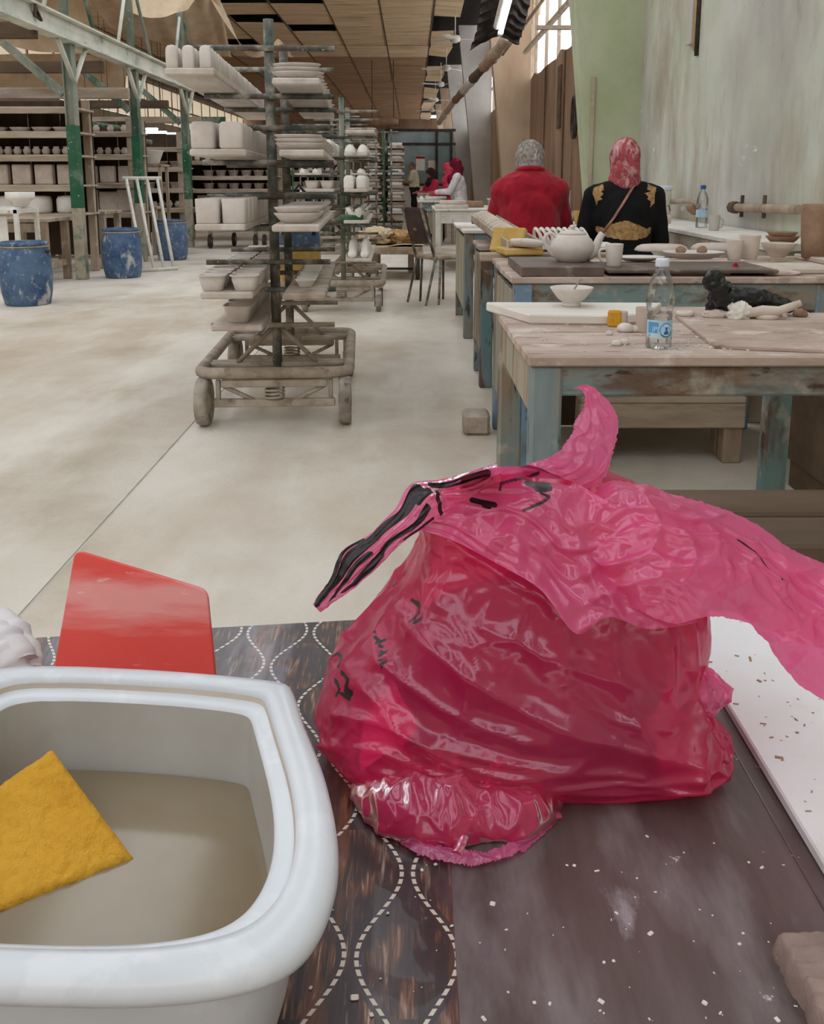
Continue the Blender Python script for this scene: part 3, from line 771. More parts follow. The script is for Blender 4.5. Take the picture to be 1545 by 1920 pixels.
def shoe():
    mb = MB()
    rg = []
    for y, wd, h in ((-.11, .02, .035), (-.1, .034, .05), (-.06, .04, .06), (-.02, .036, .075), (.03, .032, .11), (.07, .036, .15), (.1, .03, .14), (.115, .015, .1)):
        rg.append([(wd * cos(a), y, h / 2 + h / 2 * sin(a)) for a in [2 * pi * i / 16 for i in range(16)]])
    mb.rings(rg)
    return mb.build('shoe_mould', M_white)
rows(shoe, T2, rz2, (.1, .21), [-.4, -.12, .16], .478, rowname('white shoe shaped mould', ['left', 'right'], 'low board of second trolley', 3), 'mould', 'shoe shaped moulds')
gn = MB().box((0, 0, .02), (.2, .1, .045), .008).build('green_crate', M_greend, None, T2(.13, -.52, .77)); gn.location = T2(.1, -.42, .8)
tag(gn, 'small green crate at the front of the second trolley', 'crate')
for j, (lvl, lb) in enumerate(((1.358, 'upper'), (1.058, 'middle'), (.798, 'low'))):
    rows(tub if j else block, T2, rz2, (-.24, -.11), [-.3 + .16 * i for i in range(8)], lvl, rowname('white clay piece', ['left', 'right'], lb + ' left board of second trolley', 3), 'dish', 'clay pieces on the %s left board of second trolley' % lb)
# shopping bag hanging behind the poles, blue and yellow
sb = thing('woven_bag', 'blue and yellow woven bag with dark straps hanging behind the near trolley', 'bag', (-.73, 5.95, .38))
MB().vessel([(.03, 0), (0, .02), (.002, .26), (.01, .4), (.014, .4), (.02, .05)], .135, .07, 5, 26).build('bag_side', M_foam, sb)
MB().vessel([(-.002, .3), (.008, .43), (.012, .43), (.004, .3)], .135, .07, 5, 26).build('blue_band', M_barrel, sb)
MB().vessel([(-.003, .0), (-.004, .07), (0, .07), (.001, 0)], .135, .07, 5, 26).build('blue_base', M_barrel, sb)
for s in (-1, 1): MB().path([(-.1, s * .06, .4), (-.07, s * .04, .62), (0, 0, .72), (.07, s * .04, .62), (.1, s * .06, .4)], .013, 6).build('strap', M_black, sb)
sb['label'] = 'blue and yellow woven bag with dark straps behind the near trolley poles'
hk = MB().path([(-.73, 5.95, 1.09), (-.73, 5.94, 1.12), (-.73, 5.9, 1.13)], .008, 6)

# stacked-board rack (far, between trolley and standing man)
T3 = trolley('far drying rack packed with stacked brown boards beside the standing man', (-.56, 19, 0), 0, (0, 1.0), (.45, .7, .95, 1.2, 1.45, 1.7), half=.42, ptop=1.98, caster=True)
n_ = 0
for s in (-1, 1):
    for k in range(11):
        z = .47 + .13 * k
        nm = 'ware_board'
        o = MB().box((0, 0, .022), (.33, 1.5, .045), .006).build(nm, M_wood if k % 3 else M_board)
        o.location = T3(s * .235 + RND.uniform(-.02, .02), .4, z); o.rotation_euler.z = RND.uniform(-.03, .03)
        tag(o, 'brown board, %s from the bottom, %s stack of the far rack' % (ORD[k], 'left' if s < 0 else 'right'), 'board', 'boards stacked on the far rack')
        w_ = [oval(.13, .09, .05)] if k % 2 else [MB().vessel([(.01, 0), (0, .01), (0, .06), (.01, .07)], .13, .12, 3, 16).build('clay_piece', M_white if (k + s) % 3 else M_bisqueb)]
        for q in w_:
            q.location = T3(s * .235, -.22, z + .045)
            tag(q, 'clay piece at the front of the %s board, %s stack of far rack' % (ORD[k], 'left' if s < 0 else 'right'), 'dish', 'clay pieces on the far rack')
T4 = trolley('drying rack with bare vertical bars behind the second trolley', (-1.25, 14.5, 0), 0, (0, 1.2), (.6, .9, 1.2, 1.5, 1.8, 1.98), half=.62, ptop=2.1, caster=True)
vb = thing('bar_rack', 'rack of upright green bars standing beyond the second trolley', 'rack', (-1.3, 17, 0))
for k in range(14): MB().tube((-.9 + .14 * k, 0, .02), (-.9 + .14 * k, 0, 2.05), .018, 6).build('bar', M_tube if k % 3 else M_greend, vb)
for z in (.3, 1.3, 2.0): MB().tube((-1.0, 0, z), (1.05, 0, z), .022, 6).build('rail', M_tube, vb)
def shelfrow(T, zlist, xs, ys, fn, what, where, grp, cat):
    for k, z in enumerate(zlist):
        rows(fn, T, 0, xs, ys, z, rowname(what, None if len(xs) == 1 else ['column %s from left' % ORD[i] for i in range(len(xs))], '%s level of %s' % (ORD[k], where), 2), cat, grp)
for k, z in enumerate((.615, .915, 1.215, 1.515)):
    for s in (-1, 1):
        board('board %s from below, %s side of the barred rack' % (ORD[k], 'left' if s < 0 else 'right'), T4, 0, s * .35 - .2, s * .35 + .2, -.3, 1.4, z)
shelfrow(T4, (.643, .943, 1.243, 1.543), (-.45, -.25, .25, .45), (-.2, .1, .4), dome, 'white mould', 'the barred rack', 'white moulds on the barred rack', 'mould')

# low cart with rags
ct = thing('flat_cart', 'low flat cart loaded with rags at the end of the aisle', 'cart', (-.22, 10.6, 0))
MB().box((0, .35, .36), (.68, 1.2, .05), .008).build('deck', M_wood, ct)
MB().box((0, -.22, .33), (.7, .05, .06), .006).build('front_beam', M_wood, ct)
for x in (-.26, .26):
    for y in (0, .75):
        wheel(.125, .05, ct, (x * 1.1, y - .1, .125), M_dark)
        MB().box((x * .8, y, .2), (.07, .06, .26), .006).build('leg', M_wood, ct)
MB().tube((-.28, -.1, .125), (.28, -.1, .125), .015, 6).build('axle', M_dark, ct)
def crumple(name, label, loc, r, mat, cat, amp=.35, fr=7, n=30, seed=0, parent=None, flatb=True):
    mb = MB(); rg = []
    for i in range(n // 2 + 1):
        a = pi * (i + .02) / (n // 2 + .04); row = []
        for k in range(n):
            b = 2 * pi * k / n
            d = Vector((sin(a) * cos(b), sin(a) * sin(b), -cos(a)))
            q = 1 + amp * (1 - 2.2 * abs(noise.noise(d * fr * .35 + Vector((seed, 2, 5))))) * .6 + amp * .4 * noise.noise(d * fr + Vector((seed, 0, 0)))
            p = Vector((d.x * r[0], d.y * r[1], d.z * r[2])) * q
            if flatb: p.z = max(p.z, -r[2] * .55)
            row.append(p + Vector((0, 0, r[2] * .55 if flatb else 0)))
        rg.append(row)
    mb.rings(rg)
    o = mb.build(name, mat, parent, loc)
    return tag(o, label, cat) if parent is None else o
sk = MB()
v = []
for i in range(20):
    for j in range(14):
        x, y = -.36 + .72 * i / 19, -.24 + 1.1 * j / 13
        v.append((x, y, .395 + .04 * abs(noise.noise((x * 4, y * 3, 1))) + .015 * sin(9 * x)))
f = [(i * 14 + j, (i + 1) * 14 + j, (i + 1) * 14 + j + 1, i * 14 + j + 1) for i in range(19) for j in range(13)]
tag(sk.add(v, f, True).build('sack_cloth', M_canvasd, None, (-.22, 10.6, 0)), 'grey sackcloth spread over the low flat cart', 'cloth')
crumple('rag_pile', 'pile of pale and brown rags on the left of the flat cart', (-.4, 10.75, .41), (.2, .25, .1), M_canvas, 'rags', .6, 9, 34, 3)
crumple('rag_pile', 'ochre rag heap on the middle of the flat cart', (-.12, 10.7, .41), (.16, .2, .085), M_lace, 'rags', .6, 9, 34, 8)
crumple('rag_pile', 'smaller ochre rag heap on the right end of the cart', (.06, 10.65, .41), (.07, .12, .06), M_lace, 'rags', .6, 9, 30, 12)

# folding chair by the benches
ch = thing('side_chair', 'worn chair with dark padded back facing the blue benches', 'chair', (.19, 8.3, 0), .55)
M_vinyl = mk('brown_vinyl', [(.4, C(84, 62, 58)), (.6, C(64, 46, 44))], scale=7, rough=.5, over=[(C(180, 156, 128), 6, .6, .66, .9, o1)])
MB().box((.16, .12, .43), (.36, .38, .035), .012).build('seat', M_wood, ch)
MB().box((-.085, .12, .72), (.05, .34, .34), .02, Matrix.Rotation(-.24, 3, 'Y')).build('backrest', M_vinyl, ch)
for y in (-.04, .28):
    MB().path([(-.15, y, .88), (-.06, y, .6), (.0, y, .41)], .013, 7).build('back_post', M_tube, ch)
    MB().tube((.0, y, .41), (-.1, y, .0), .012, 7).build('leg', M_tube, ch)
    MB().tube((.06, y, .41), (.04, y, .0), .012, 7).build('leg', M_tube, ch)
    MB().tube((.3, y, .41), (.3, y, .0), .012, 7).build('leg', M_tube, ch)

# ------------------------------------------------------------------ barrels
def barrel():
    b = thing('barrel', '', 'barrel')
    MB().lathe([(.19, 0), (.2, .01), (.222, .12), (.232, .28), (.226, .42), (.205, .53), (.2, .545), (.212, .55), (.212, .575), (.2, .58), (.192, .575), (.19, .5), (.2, .3)], 32).build('shell', M_barrel, b)
    MB().torus((0, 0, .535), .207, .008, n=30).build('hoop', M_frame, b)
    MB().box((.2, -.06, .49), (.05, .1, .02), .006).build('handle', M_dark, b)
    return b
bl = barrel()
for i, (x, y, s, rot, lb) in enumerate(((-3.56, 8.35, 1, .3, 'blue plastic barrel nearest the camera at the left edge'), (-3.43, 10.75, 1.0, 2.0, 'blue barrel with white splash left of the leaning frame'), (-3.48, 13.2, 1.0, 4, 'farthest blue barrel right of the leaning frame'))):
    o = bl if i == 0 else dup(bl)
    o.location = (x, y, 0); o.rotation_euler.z = rot; o['label'] = lb; o['group'] = 'blue barrels along the left racks'

# leaning timber frame
lf = thing('leaning_frame', 'whitish timber frame of four bars leaning between two barrels', 'frame')
a0, a1 = Vector((-3.36, 11.35, .02)), Vector((-3.05, 11.6, .02)); t0, t1 = Vector((-3.78, 12.2, 1.16)), Vector((-3.44, 12.45, 1.16))
for k in range(4):
    q = k / 3
    MB().tube(a0.lerp(a1, q), t0.lerp(t1, q), .021, 6).build('bar', M_whitep, lf)
for a, b in ((a0, a1), (t0, t1)):
    d = (b - a).normalized() * .05
    MB().tube(a - d, b + d, .028, 6).build('rail', M_whitep, lf)

# ------------------------------------------------------------------ timber racks on the left with ware
def pot_round():
    return MB().lathe([(.07, 0), (.075, .004), (.095, .09), (.105, .095), (.105, .105), (.097, .106), (.085, .03), (.0, .02)], 20).build('round_tub', M_bisqueb)
def small_pot():
    return MB().lathe([(.03, 0), (.045, .03), (.05, .06), (.03, .085), (.034, .1), (.026, .1), (.0, .05)], 14).build('small_pot', M_bisqueb)
def slab_mould():
    return MB().box((0, 0, .12), (.22, .1, .24), .012).build('plaster_mould', M_bisqueb)
def round_mould():
    return MB().lathe([(.02, 0), (.13, .0), (.15, .03), (.15, .16), (.13, .2), (.06, .21)], 18).build('round_mould', M_white)
M_shadeback = mk('dark_shade_boards', [(.35, C(84, 68, 56)), (.65, C(58, 46, 38))], scale=4, rough=.9, stretch=(1, 1, .3))  # dark tone for boards that imitate deep shade
def rack(label, x0, x1, y, d, zs, ztop, mat=M_woodx, back=True):
    t = thing('timber_rack', label, 'rack', ((x0 + x1) / 2, y, 0))
    W = x1 - x0; n = max(2, int(W / 1.3) + 1)
    for i in range(n):
        for yy in (0, d):
            MB().box((-W / 2 + .05 + (W - .1) * i / (n - 1), yy, ztop / 2), (.09, .07, ztop), .005).build('upright', M_wood, t)
    for z in zs:
        MB().box((0, -.05, z - .045), (W, .04, .07), .005).build('rail', M_woodx, t)
        MB().box((0, d / 2, z - .0125), (W + .06, d + .12, .025), .004).build('shelf', mat, t)
    nb = int(W / .4) if back else 0
    for i in range(nb): MB().box((-W / 2 + W * (i + .5) / nb, d + .075, ztop / 2 + .1), (W / nb - .01, .018, ztop - .2), .003).build('shade_board', M_shadeback, t)  # added dark boards stand in for the shade between the shelves
    return t
tid = lambda x, y, z: Vector((x, y, z))
racks = [(-7.2, -3.98, 11.0, .55, (.74, 1.08, 1.43, 1.7, 1.98), 2.1, 'first'), (-7.0, -3.98, 13.3, .55, (.68, 1.1, 1.5, 1.82), 2.0, 'second'), (-6.6, -3.98, 16.1, .55, (.66, 1.0, 1.36, 1.7), 1.95, 'third')]
for x0, x1, y, d, zs, zt, nm in racks:
    rack('%s timber shelving rack from the camera behind the green posts' % nm, x0, x1, y, d, zs, zt)
def fillr(x0, x1, y, z, fn, what, where, grp, cat, step, jit=.01, s=1):
    xs = [x1 - .18 - step * i for i in range(int((x1 - x0 - .3) / step))]
    first = None
    for i, x in enumerate(xs):
        o = first = fn() if first is None else None or first
        if i: o = dup(first)
        o.location = (x + RND.uniform(-jit, jit), y + .15 + RND.uniform(-.02, .02), z); o.rotation_euler.z = RND.uniform(-.2, .2)
        if s != 1: o.scale = (s * RND.uniform(.9, 1.1),) * 3
        tag(o, '%s, %s from the aisle end, %s' % (what, ORD[i], where) if i < 8 else '%s beyond the eighth, %s' % (what, where), cat, grp)
    return first
W = lambda a, b: '%s shelf of %s left rack' % (a, b)
fillr(-7.2, -3.98, 11, 1.08, slab_mould, 'upright plaster mould', W('second', 'first'), 'plaster moulds on the first rack', 'mould', .27)
fillr(-7.2, -3.98, 11, 1.43, small_pot, 'small brown pot', W('third', 'first'), 'small pots on the first rack', 'pot', .115)
fillr(-7.2, -3.98, 11, .74, round_mould, 'round white mould', W('lowest', 'first'), 'round moulds on the first rack', 'mould', .36)
fillr(-7.2, -3.98, 11, 1.7, lambda: oval(.12, .1, .05), 'shallow clay dish', W('fourth', 'first'), 'dishes on the first rack', 'dish', .27)
fillr(-7.0, -3.98, 13.3, 1.5, small_pot, 'small brown pot', W('third', 'second'), 'small pots on the second rack', 'pot', .12)
fillr(-7.0, -3.98, 13.3, 1.1, slab_mould, 'upright plaster mould', W('second', 'second'), 'plaster moulds on the second rack', 'mould', .26)
fillr(-7.0, -3.98, 13.3, .68, slab_mould, 'pale plaster mould', W('lowest', 'second'), 'plaster moulds low on the second rack', 'mould', .27, s=1.25)
fillr(-7.0, -3.98, 13.3, 1.82, small_pot, 'small clay jar', W('topmost', 'second'), 'jars on the second rack', 'jar', .2)
fillr(-6.6, -3.98, 16.1, 1.36, pot_round, 'round clay tub', W('third', 'third'), 'tubs high on the third rack', 'tub', .24)
fillr(-6.6, -3.98, 16.1, 1.0, pot_round, 'round clay tub', W('second', 'third'), 'tubs on the third rack', 'tub', .24)
fillr(-6.6, -3.98, 16.1, .66, small_pot, 'squat clay pot', W('lowest', 'third'), 'pots low on the third rack', 'pot', .13, s=1.2)
# rows of tubs on racks seen past the third green post
rack('open rack with rows of pale round tubs right of the third green post', -4.35, -2.55, 17.4, .5, (.62, .98, 1.22, 1.5), 1.62)
for z, a in ((.98, 'middle'), (1.22, 'upper')):
    fillr(-4.4, -2.5, 17.4, z, pot_round, 'pale round tub', '%s shelf right of the third post' % a, 'pale tubs on the %s shelf past the third post' % a, 'tub', .235, s=1.0)
fillr(-4.4, -2.5, 17.4, .62, slab_mould, 'pale mould', 'low shelf right of the third post', 'moulds low past the third post', 'mould', .26)
fillr(-4.4, -2.5, 17.4, 1.5, small_pot, 'small jar', 'top shelf right of the third post', 'jars on top past the third post', 'jar', .2)
rack('deep background rack of pots left of the near trolley pole', -4.6, -1.6, 22, .5, (.6, 1.0, 1.35, 1.7, 2.0), 2.1)
fillr(-4.6, -1.6, 22, 1.0, pot_round, 'distant round tub', 'second shelf of the deep background rack', 'distant tubs on the second shelf', 'tub', .25)
fillr(-4.6, -1.6, 22, 1.35, dome, 'distant white mould', 'third shelf of the deep background rack', 'distant moulds', 'mould', .22, s=1.5)
fillr(-4.6, -1.6, 22, .6, slab_mould, 'distant plaster mould', 'lowest shelf of the deep background rack', 'distant plaster moulds', 'mould', .3)
fillr(-4.6, -1.6, 22, 1.7, small_pot, 'distant small pot', 'fourth shelf of the deep background rack', 'distant small pots', 'pot', .2)
bb = tag(MB().lathe([(.1, 0), (.13, .02), (.2, .2), (.215, .21), (.205, .215), (.12, .04), (0, .03)], 24).build('wide_basin', M_white, None, (-4.12, 14.6, 1.38)), 'wide white basin on a shelf between second and third posts', 'basin')
st = thing('shelf_stand', 'short timber stand holding the wide white basin', 'stand', (-4.3, 14.75, 0))
MB().box((0, 0, 1.365), (.75, .5, .03), .005).build('shelf', M_wood, st)
for x in (-.33, .33):
    for y in (-.2, .2): MB().box((x, y, .675), (.05, .05, 1.35), .004).build('post', M_wood, st)
# a flat trolley of wheels with boards behind the third post
fc = thing('flat_trolley', 'low wheeled flat trolley with a pale board past the third green post', 'trolley', (-3.0, 15.4, 0))
MB().box((0, .3, .45), (1.1, .8, .07), .008).build('deck', M_board, fc)
for x in (-.42, -.12, .35, .5): wheel(.12, .05, fc, (x, .05 if x != -.12 else .6, .12), M_dark)
for x in (-.42, .35): MB().box((x, .1, .3), (.06, .06, .24), .005).build('leg', M_wood, fc)

# white metal frame cart, timber tables
wc = thing('white_frame_cart', 'white painted metal frame cart behind the nearest barrel', 'cart', (-4.3, 9.3, 0))
for x in (-.62, .28):
    for y in (0, .5): MB().box((x, y, .42), (.045, .045, .84), .004).build('post', M_whitep, wc)
for y in (0, .5): MB().box((-.17, y, .82), (.95, .045, .05), .004).build('rail', M_whitep, wc)
MB().box((.28, .25, .82), (.045, .5, .05), .004).build('rail', M_whitep, wc)
MB().box((-.17, .25, .85), (.9, .5, .02), .004).build('top_board', M_whitep, wc)
MB().box((-.3, .1, .55), (.3, .02, .4), .004).build('panel', M_white, wc)
MB().box((.02, .1, .55), (.24, .02, .44), .004).build('panel', M_white, wc)
wheel(.15, .05, wc, (.42, .25, .15), M_rubber)
MB().tube((-.5, .25, .15), (.42, .25, .15), .014, 6).build('axle', M_dark, wc)
def potbowl():
    return MB().lathe([(.06, 0), (.075, .01), (.09, .05), (.14, .085), (.145, .09), (.145, .15), (.137, .152), (.13, .1), (.0, .03)], 26).build('plaster_bowl', M_white)
for i, (x, lb) in enumerate(((-4.42, 'white plaster bowl mould on the frame cart, at left edge'), (-4.05, 'white plaster bowl mould on the frame cart, beside the post'))):
    o = potbowl(); o.location = (x, 9.5, .86); tag(o, lb, 'mould', 'bowl moulds on the frame cart')
def timber_table(label, x, y, W_, D_, h):
    t = thing('timber_table', label, 'table', (x, y, 0))
    nb = 3
    for k in range(nb): MB().box((0, D_ * (k + .5) / nb, h - .02), (W_, D_ / nb - .008, .04), .005).build('plank', M_woodx, t)
    MB().box((0, .03, h - .1), (W_ - .1, .03, .1), .004).build('apron', M_wood, t)
    for sx in (-1, 1):
        for yy in (.05, D_ - .05): MB().box((sx * (W_ / 2 - .06), yy, (h - .04) / 2), (.08, .08, h - .04), .005).build('leg', M_wood, t)
        MB().box((sx * (W_ / 2 - .06), D_ / 2, .2), (.05, D_ - .1, .07), .004).build('stretcher', M_wood, t)
timber_table('rough timber table between the nearest barrel and the first green post', -4.28, 9.95, .62, .7, .72)
timber_table('rough timber table behind the second barrel', -4.4, 11.8, .9, .7, .74)
timber_table('rough timber table behind the farthest barrel', -4.2, 14.0, .62, .42, .74)
# ------------------------------------------------------------------ work benches along the right wall
TZ = .78
def bench(label, x0, x1, y0, y1, h=TZ, side=True, top=None, front=None, post=None, legs=True, nb=4, apron=.15, back=False, panel=False):
    t = thing('work_bench', label, 'bench', ((x0 + x1) / 2, y0, 0))
    W_, D_ = x1 - x0, y1 - y0
    for k in range(nb):
        MB().box((RND.uniform(-.006, .006), D_ * (k + .5) / nb, h - .012), (W_, D_ / nb - .004, .024), .004).build('plank', top or M_top, t)
    MB().box((0, .035, h - .024 - apron / 2), (W_ - .14, .03, apron), .005).build('apron', front or M_turq, t)
    MB().box((0, D_ - .035, h - .024 - apron / 2), (W_ - .14, .03, apron), .005).build('apron', front or M_turq, t)
    if legs:
        for sx in (-1, 1):
            for yy in (.045, D_ - .045):
                MB().box((sx * (W_ / 2 - .045), yy, (h - .024) / 2), (.068, .068, h - .024), .006).build('leg', post or M_turqv, t)
    if side:
        n = 4
        for k in range(n):
            a = D_ - .16
            MB().box((-W_ / 2 + .02, .08 + a * (k + .5) / n, (h - .05 + .2) / 2), (.022, a / n - .006, h - .27), .004).build('side_board', M_side, t)
    else:
        MB().box((-W_ / 2 + .03, D_ / 2, h - .1), (.025, D_ - .12, .11), .004).build('side_rail', M_side, t)
    if back:
        for k in range(5): MB().box((-W_ / 2 + .08 + (W_ - .16) * (k + .5) / 5, D_ - .03, .345), ((W_ - .16) / 5 - .006, .02, .67), .004).build('shade_board', M_shadeback, t)  # dark boards put in to deepen the shade under the bench
    if panel:
        for k in range(5): MB().box((-W_ / 2 + .16 + (W_ - .3) * (k + .5) / 5, .05, .42), ((W_ - .3) / 5 - .006, .02, .42), .004).build('front_board', M_side, t)
    return t
# nearest bench (the one with the bottle)
NB = bench('nearest worn turquoise work bench carrying the clear water bottle', .253, 1.16, 1.94, 2.74, h=.745, side=False, nb=5, apron=.07)
b2 = bench('second work bench with teapot, blue painted front corner', .36, 1.55, 3.26, 4.1, post=M_bluev, apron=.10, back=True)
b3 = bench('third bench with tray of spoons and yellow foam', .36, 1.0, 4.86, 5.4, post=M_turqv)
b4 = bench('fourth bench behind the spoon tray, white topped', .36, .98, 6.45, 7.7, top=M_whitep, post=M_turqv)
b5 = bench('fifth bench with white front beyond the folding chair', .28, 1.2, 11.3, 13.2, top=M_whitep, front=M_whitep, post=M_whitep)
b6 = bench('far bench where women in headscarves work', .1, .55, 16.0, 20.6, nb=3, top=M_whitep, post=M_side, panel=True)
bs = thing('leg_block', 'small stone block standing under the second bench corner', 'block', (.35, 4.02, 0))
MB().box((0, 0, .05), (.12, .13, .1), .015).build('stone', M_frame, bs)
bs.location = (.29, 3.98, 0)

# low plank seat in front of the nearest bench and low platform beneath
ps = thing('plank_seat', 'low dark seat of two planks before the nearest bench, right of pink bag', 'seat', (.75, 1.46, 0))
for y, m in ((.05, M_darkwood), (.2, M_darkwood)): MB().box((0, y, .497), (1.0, .135, .04), .006).build('plank', m, ps)
for x in (-.42, .42):
    for y in (.05, .24): MB().box((x, y, .238), (.06, .05, .476), .005).build('leg', M_darkwood, ps)
    MB().box((x, .145, .43), (.05, .24, .07), .004).build('bearer', M_darkwood, ps)
lp_ = thing('low_platform', 'low timber platform on stub legs seen under the nearest bench', 'platform', (1.0, 3.55, 0))
for y in (0, .1): MB().box((0, y, .265), (.66, .095, .028), .005).build('plank', M_woodx, lp_)
MB().box((0, -.035, .2), (.66, .03, .1), .005).build('apron', M_woodx, lp_)
for x in (-.28, .29):
    for y in (0, .1): MB().box((x, y, .12), (.075, .07, .24), .005).build('leg', M_wood, lp_)
pq = tag(oval(.16, .1, .04), 'clay plates stored on the low platform under the nearest bench', 'plate'); pq.location = (1.02, 3.66, .281); pq.data.materials[0] = M_bisqueb
cbn = thing('low_cabinet', 'low board fronted cabinet under the benches at the right', 'cabinet', (1.72, 2.9, 0))
for k in range(3): MB().box((-.22 + .22 * k, 0, .26), (.21, .03, .32), .005).build('front_board', M_side, cbn)
MB().box((0, .2, .26), (.66, .36, .3), .006).build('body', M_darkwood, cbn)
for x in (-.28, .28): MB().box((x, .2, .055), (.06, .3, .11), .004).build('foot', M_darkwood, cbn)

# ---- on the nearest bench
h1 = .745
wbz = h1
v = [(-.03, .0), (.07, -.07), (.30, -.07), (.34, .12), (.0, .14)]
def slab(name, pts, z, th, mat, ch=.004):
    n = len(pts); c = sum((Vector((x, y, 0)) for x, y in pts), Vector()) / n
    ins = [(Vector((x, y, 0)) - c) * (1 - ch / max((Vector((x, y, 0)) - c).length, .01)) + c for x, y in pts]
    rg = [[(p.x, p.y, z) for p in ins], [(x, y, z + ch) for x, y in pts], [(x, y, z + th - ch) for x, y in pts], [(p.x, p.y, z + th) for p in ins]]
    return MB().rings(rg, False).build(name, mat)
M_wboard = mk('white_wood_board', [(.35, C(232, 228, 220)), (.65, C(214, 206, 196))], scale=5, rough=.8, stretch=(.3, 1, 1), over=[(C(120, 110, 98), 9, .66, .7, .7, (.5, 1, 1))])
q = [PZ(x, y, h1 + .025) for x, y in ((912, 567), (992, 590), (1140, 592), (1215, 588), (1240, 568))]
tag(slab('white_board', [(p.x, p.y) for p in q], h1, .026, M_wboard), 'thick white board with cut corner under the clay bowl', 'board')
q = [PZ(x, y, h1 + .01) for x, y in ((1266, 590), (1340, 646), (1420, 650), (1560, 655), (1640, 640), (1620, 585))]
tag(slab('work_board', [(p.x, p.y) for p in q], h1, .01, M_top, .002), 'thin dusty plywood board at the right of the nearest bench', 'board')
bo = thing('clay_bowl', 'pale clay bowl with brown slip inside on the white board', 'bowl', PZ(1071, 574, h1 + .026))
MB().lathe([(.026, 0), (.027, .008), (.024, .011), (.04, .024), (.056, .045), (.0615, .054), (.059, .055), (.05, .042), (.03, .022), (.0, .02)], 30).build('bowl', M_bisque, bo)
MB().lathe([(.049, .043), (.047, .0435)], 24).build('slip', M_claybr, bo)
MB().tube((.005, 0, .045), (.028, .02, .075), .0025, 6).build('stick', M_wood, bo)
yb = thing('yellow_block', 'yellow foam block with a clay smeared end near the water bottle', 'foam block', PZ(1152, 612, h1), -.25)
MB().box((0, 0, .021), (.036, .03, .042), .004).build('foam', M_yellow, yb)
MB().vessel([(.001, 0), (0, .002), (0, .04), (.002, .041)], .009, .015, 3, 14, (.024, .001, 0)).build('clay_end', M_top, yb)
tag(MB().lathe([(.017, 0), (.018, .003), (.021, .06), (.022, .062), (.02, .062), (.016, .01), (0, .008)], 22).build('clay_cup', M_bisqueb, None, PZ(1206, 622, h1)), 'small clay cup half hidden left of the water bottle', 'cup')
sc = [(1172, 622, .02, 'shell shaped clay scrap in front of the yellow block'), (1156, 648, .012, 'small pale clay crumb nearest the bench edge'), (1170, 646, .012, 'second pale clay crumb nearest the bench edge'), (1190, 622, .014, 'lumpy clay scrap between shell scrap and bottle'), (1124, 606, .012, 'little clay twist left of the yellow block'), (1142, 628, .009, 'tiny clay crumb left of the shell scrap')]
for i, (x, y, r, lb) in enumerate(sc):
    crumple('clay_scrap', lb, PZ(x, y, h1), (r, r * .8, r * .7), M_bisque, 'clay scrap', .3, 5, 14, i)
crumb = MB()
for k in range(170):
    p = PZ(RND.uniform(1262, 1420), RND.uniform(620, 658), h1) if k < 90 else PZ(RND.uniform(1000, 1545), RND.uniform(600, 662), h1)
    r = RND.uniform(.0012, .0042)
    crumb.box(p + Vector((0, 0, r * .5)), (r * 2, r * 1.4, r), 0, Matrix.Rotation(RND.uniform(0, 3), 3, 'Z'))
cr = tag(crumb.build('clay_crumbs', M_bisque), 'scattered clay crumbs across the nearest bench top', 'crumbs'); cr['kind'] = 'stuff'
def ring(px, py, R_, r, lb, z=h1 + .01):
    p = PZ(px, py, z)
    tag(MB().torus((p.x, p.y, z + r * .8), R_, r, n=26, flat=1.0).build('clay_ring', M_bisqueb), lb, 'clay ring')
ring(1436, 597, .028, .0075, 'flat clay ring on the plywood board beside the tissue')
ring(1284, 592, .018, .0075, 'small clay ring right of the water bottle')
crumple('tissue', 'crumpled white tissue in front of the black plastic bag', PZ(1385, 597, h1 + .01), (.03, .02, .026), M_white, 'tissue', .5, 5, 44, 4)
crumple('paper_scrap', 'long twisted pale paper scrap left of the tissue', PZ(1345, 595, h1 + .01), (.036, .014, .012), M_paper, 'paper', .5, 6, 36, 9)
fk = thing('clay_branch', 'forked clay limb lying right of the black plastic bag', 'clay piece')
p0 = P(1398, 588, 2.42); p1 = P(1462, 583, 2.41); p2 = P(1502, 568, 2.4)
MB().path([p0, p0.lerp(p1, .5) + Vector((0, 0, .004)), p1, p2], [.012, .015, .013, .009], 10).build('limb', M_bisqueb, fk)
MB().path([p1 + Vector((.005, 0, 0)), p1 + Vector((.014, -.01, -.016))], [.009, .006], 8).build('stub', M_bisqueb, fk)
crumple('clay_lump', 'brown clay lump at the right end of the clay limb', PZ(1500, 594, h1 + .01), (.018, .014, .014), M_claybr, 'clay lump', .3, 5, 16, 6)
bk = thing('black_plastic_bag', 'glossy black plastic bag lying on the nearest bench behind the tissue', 'bag')
crumple('body', '', PZ(1352, 590, h1 + .01), (.037, .035, .05), M_black, '', .32, 7, 46, 5, parent=bk)
p0 = PZ(1352, 588, h1 + .03)
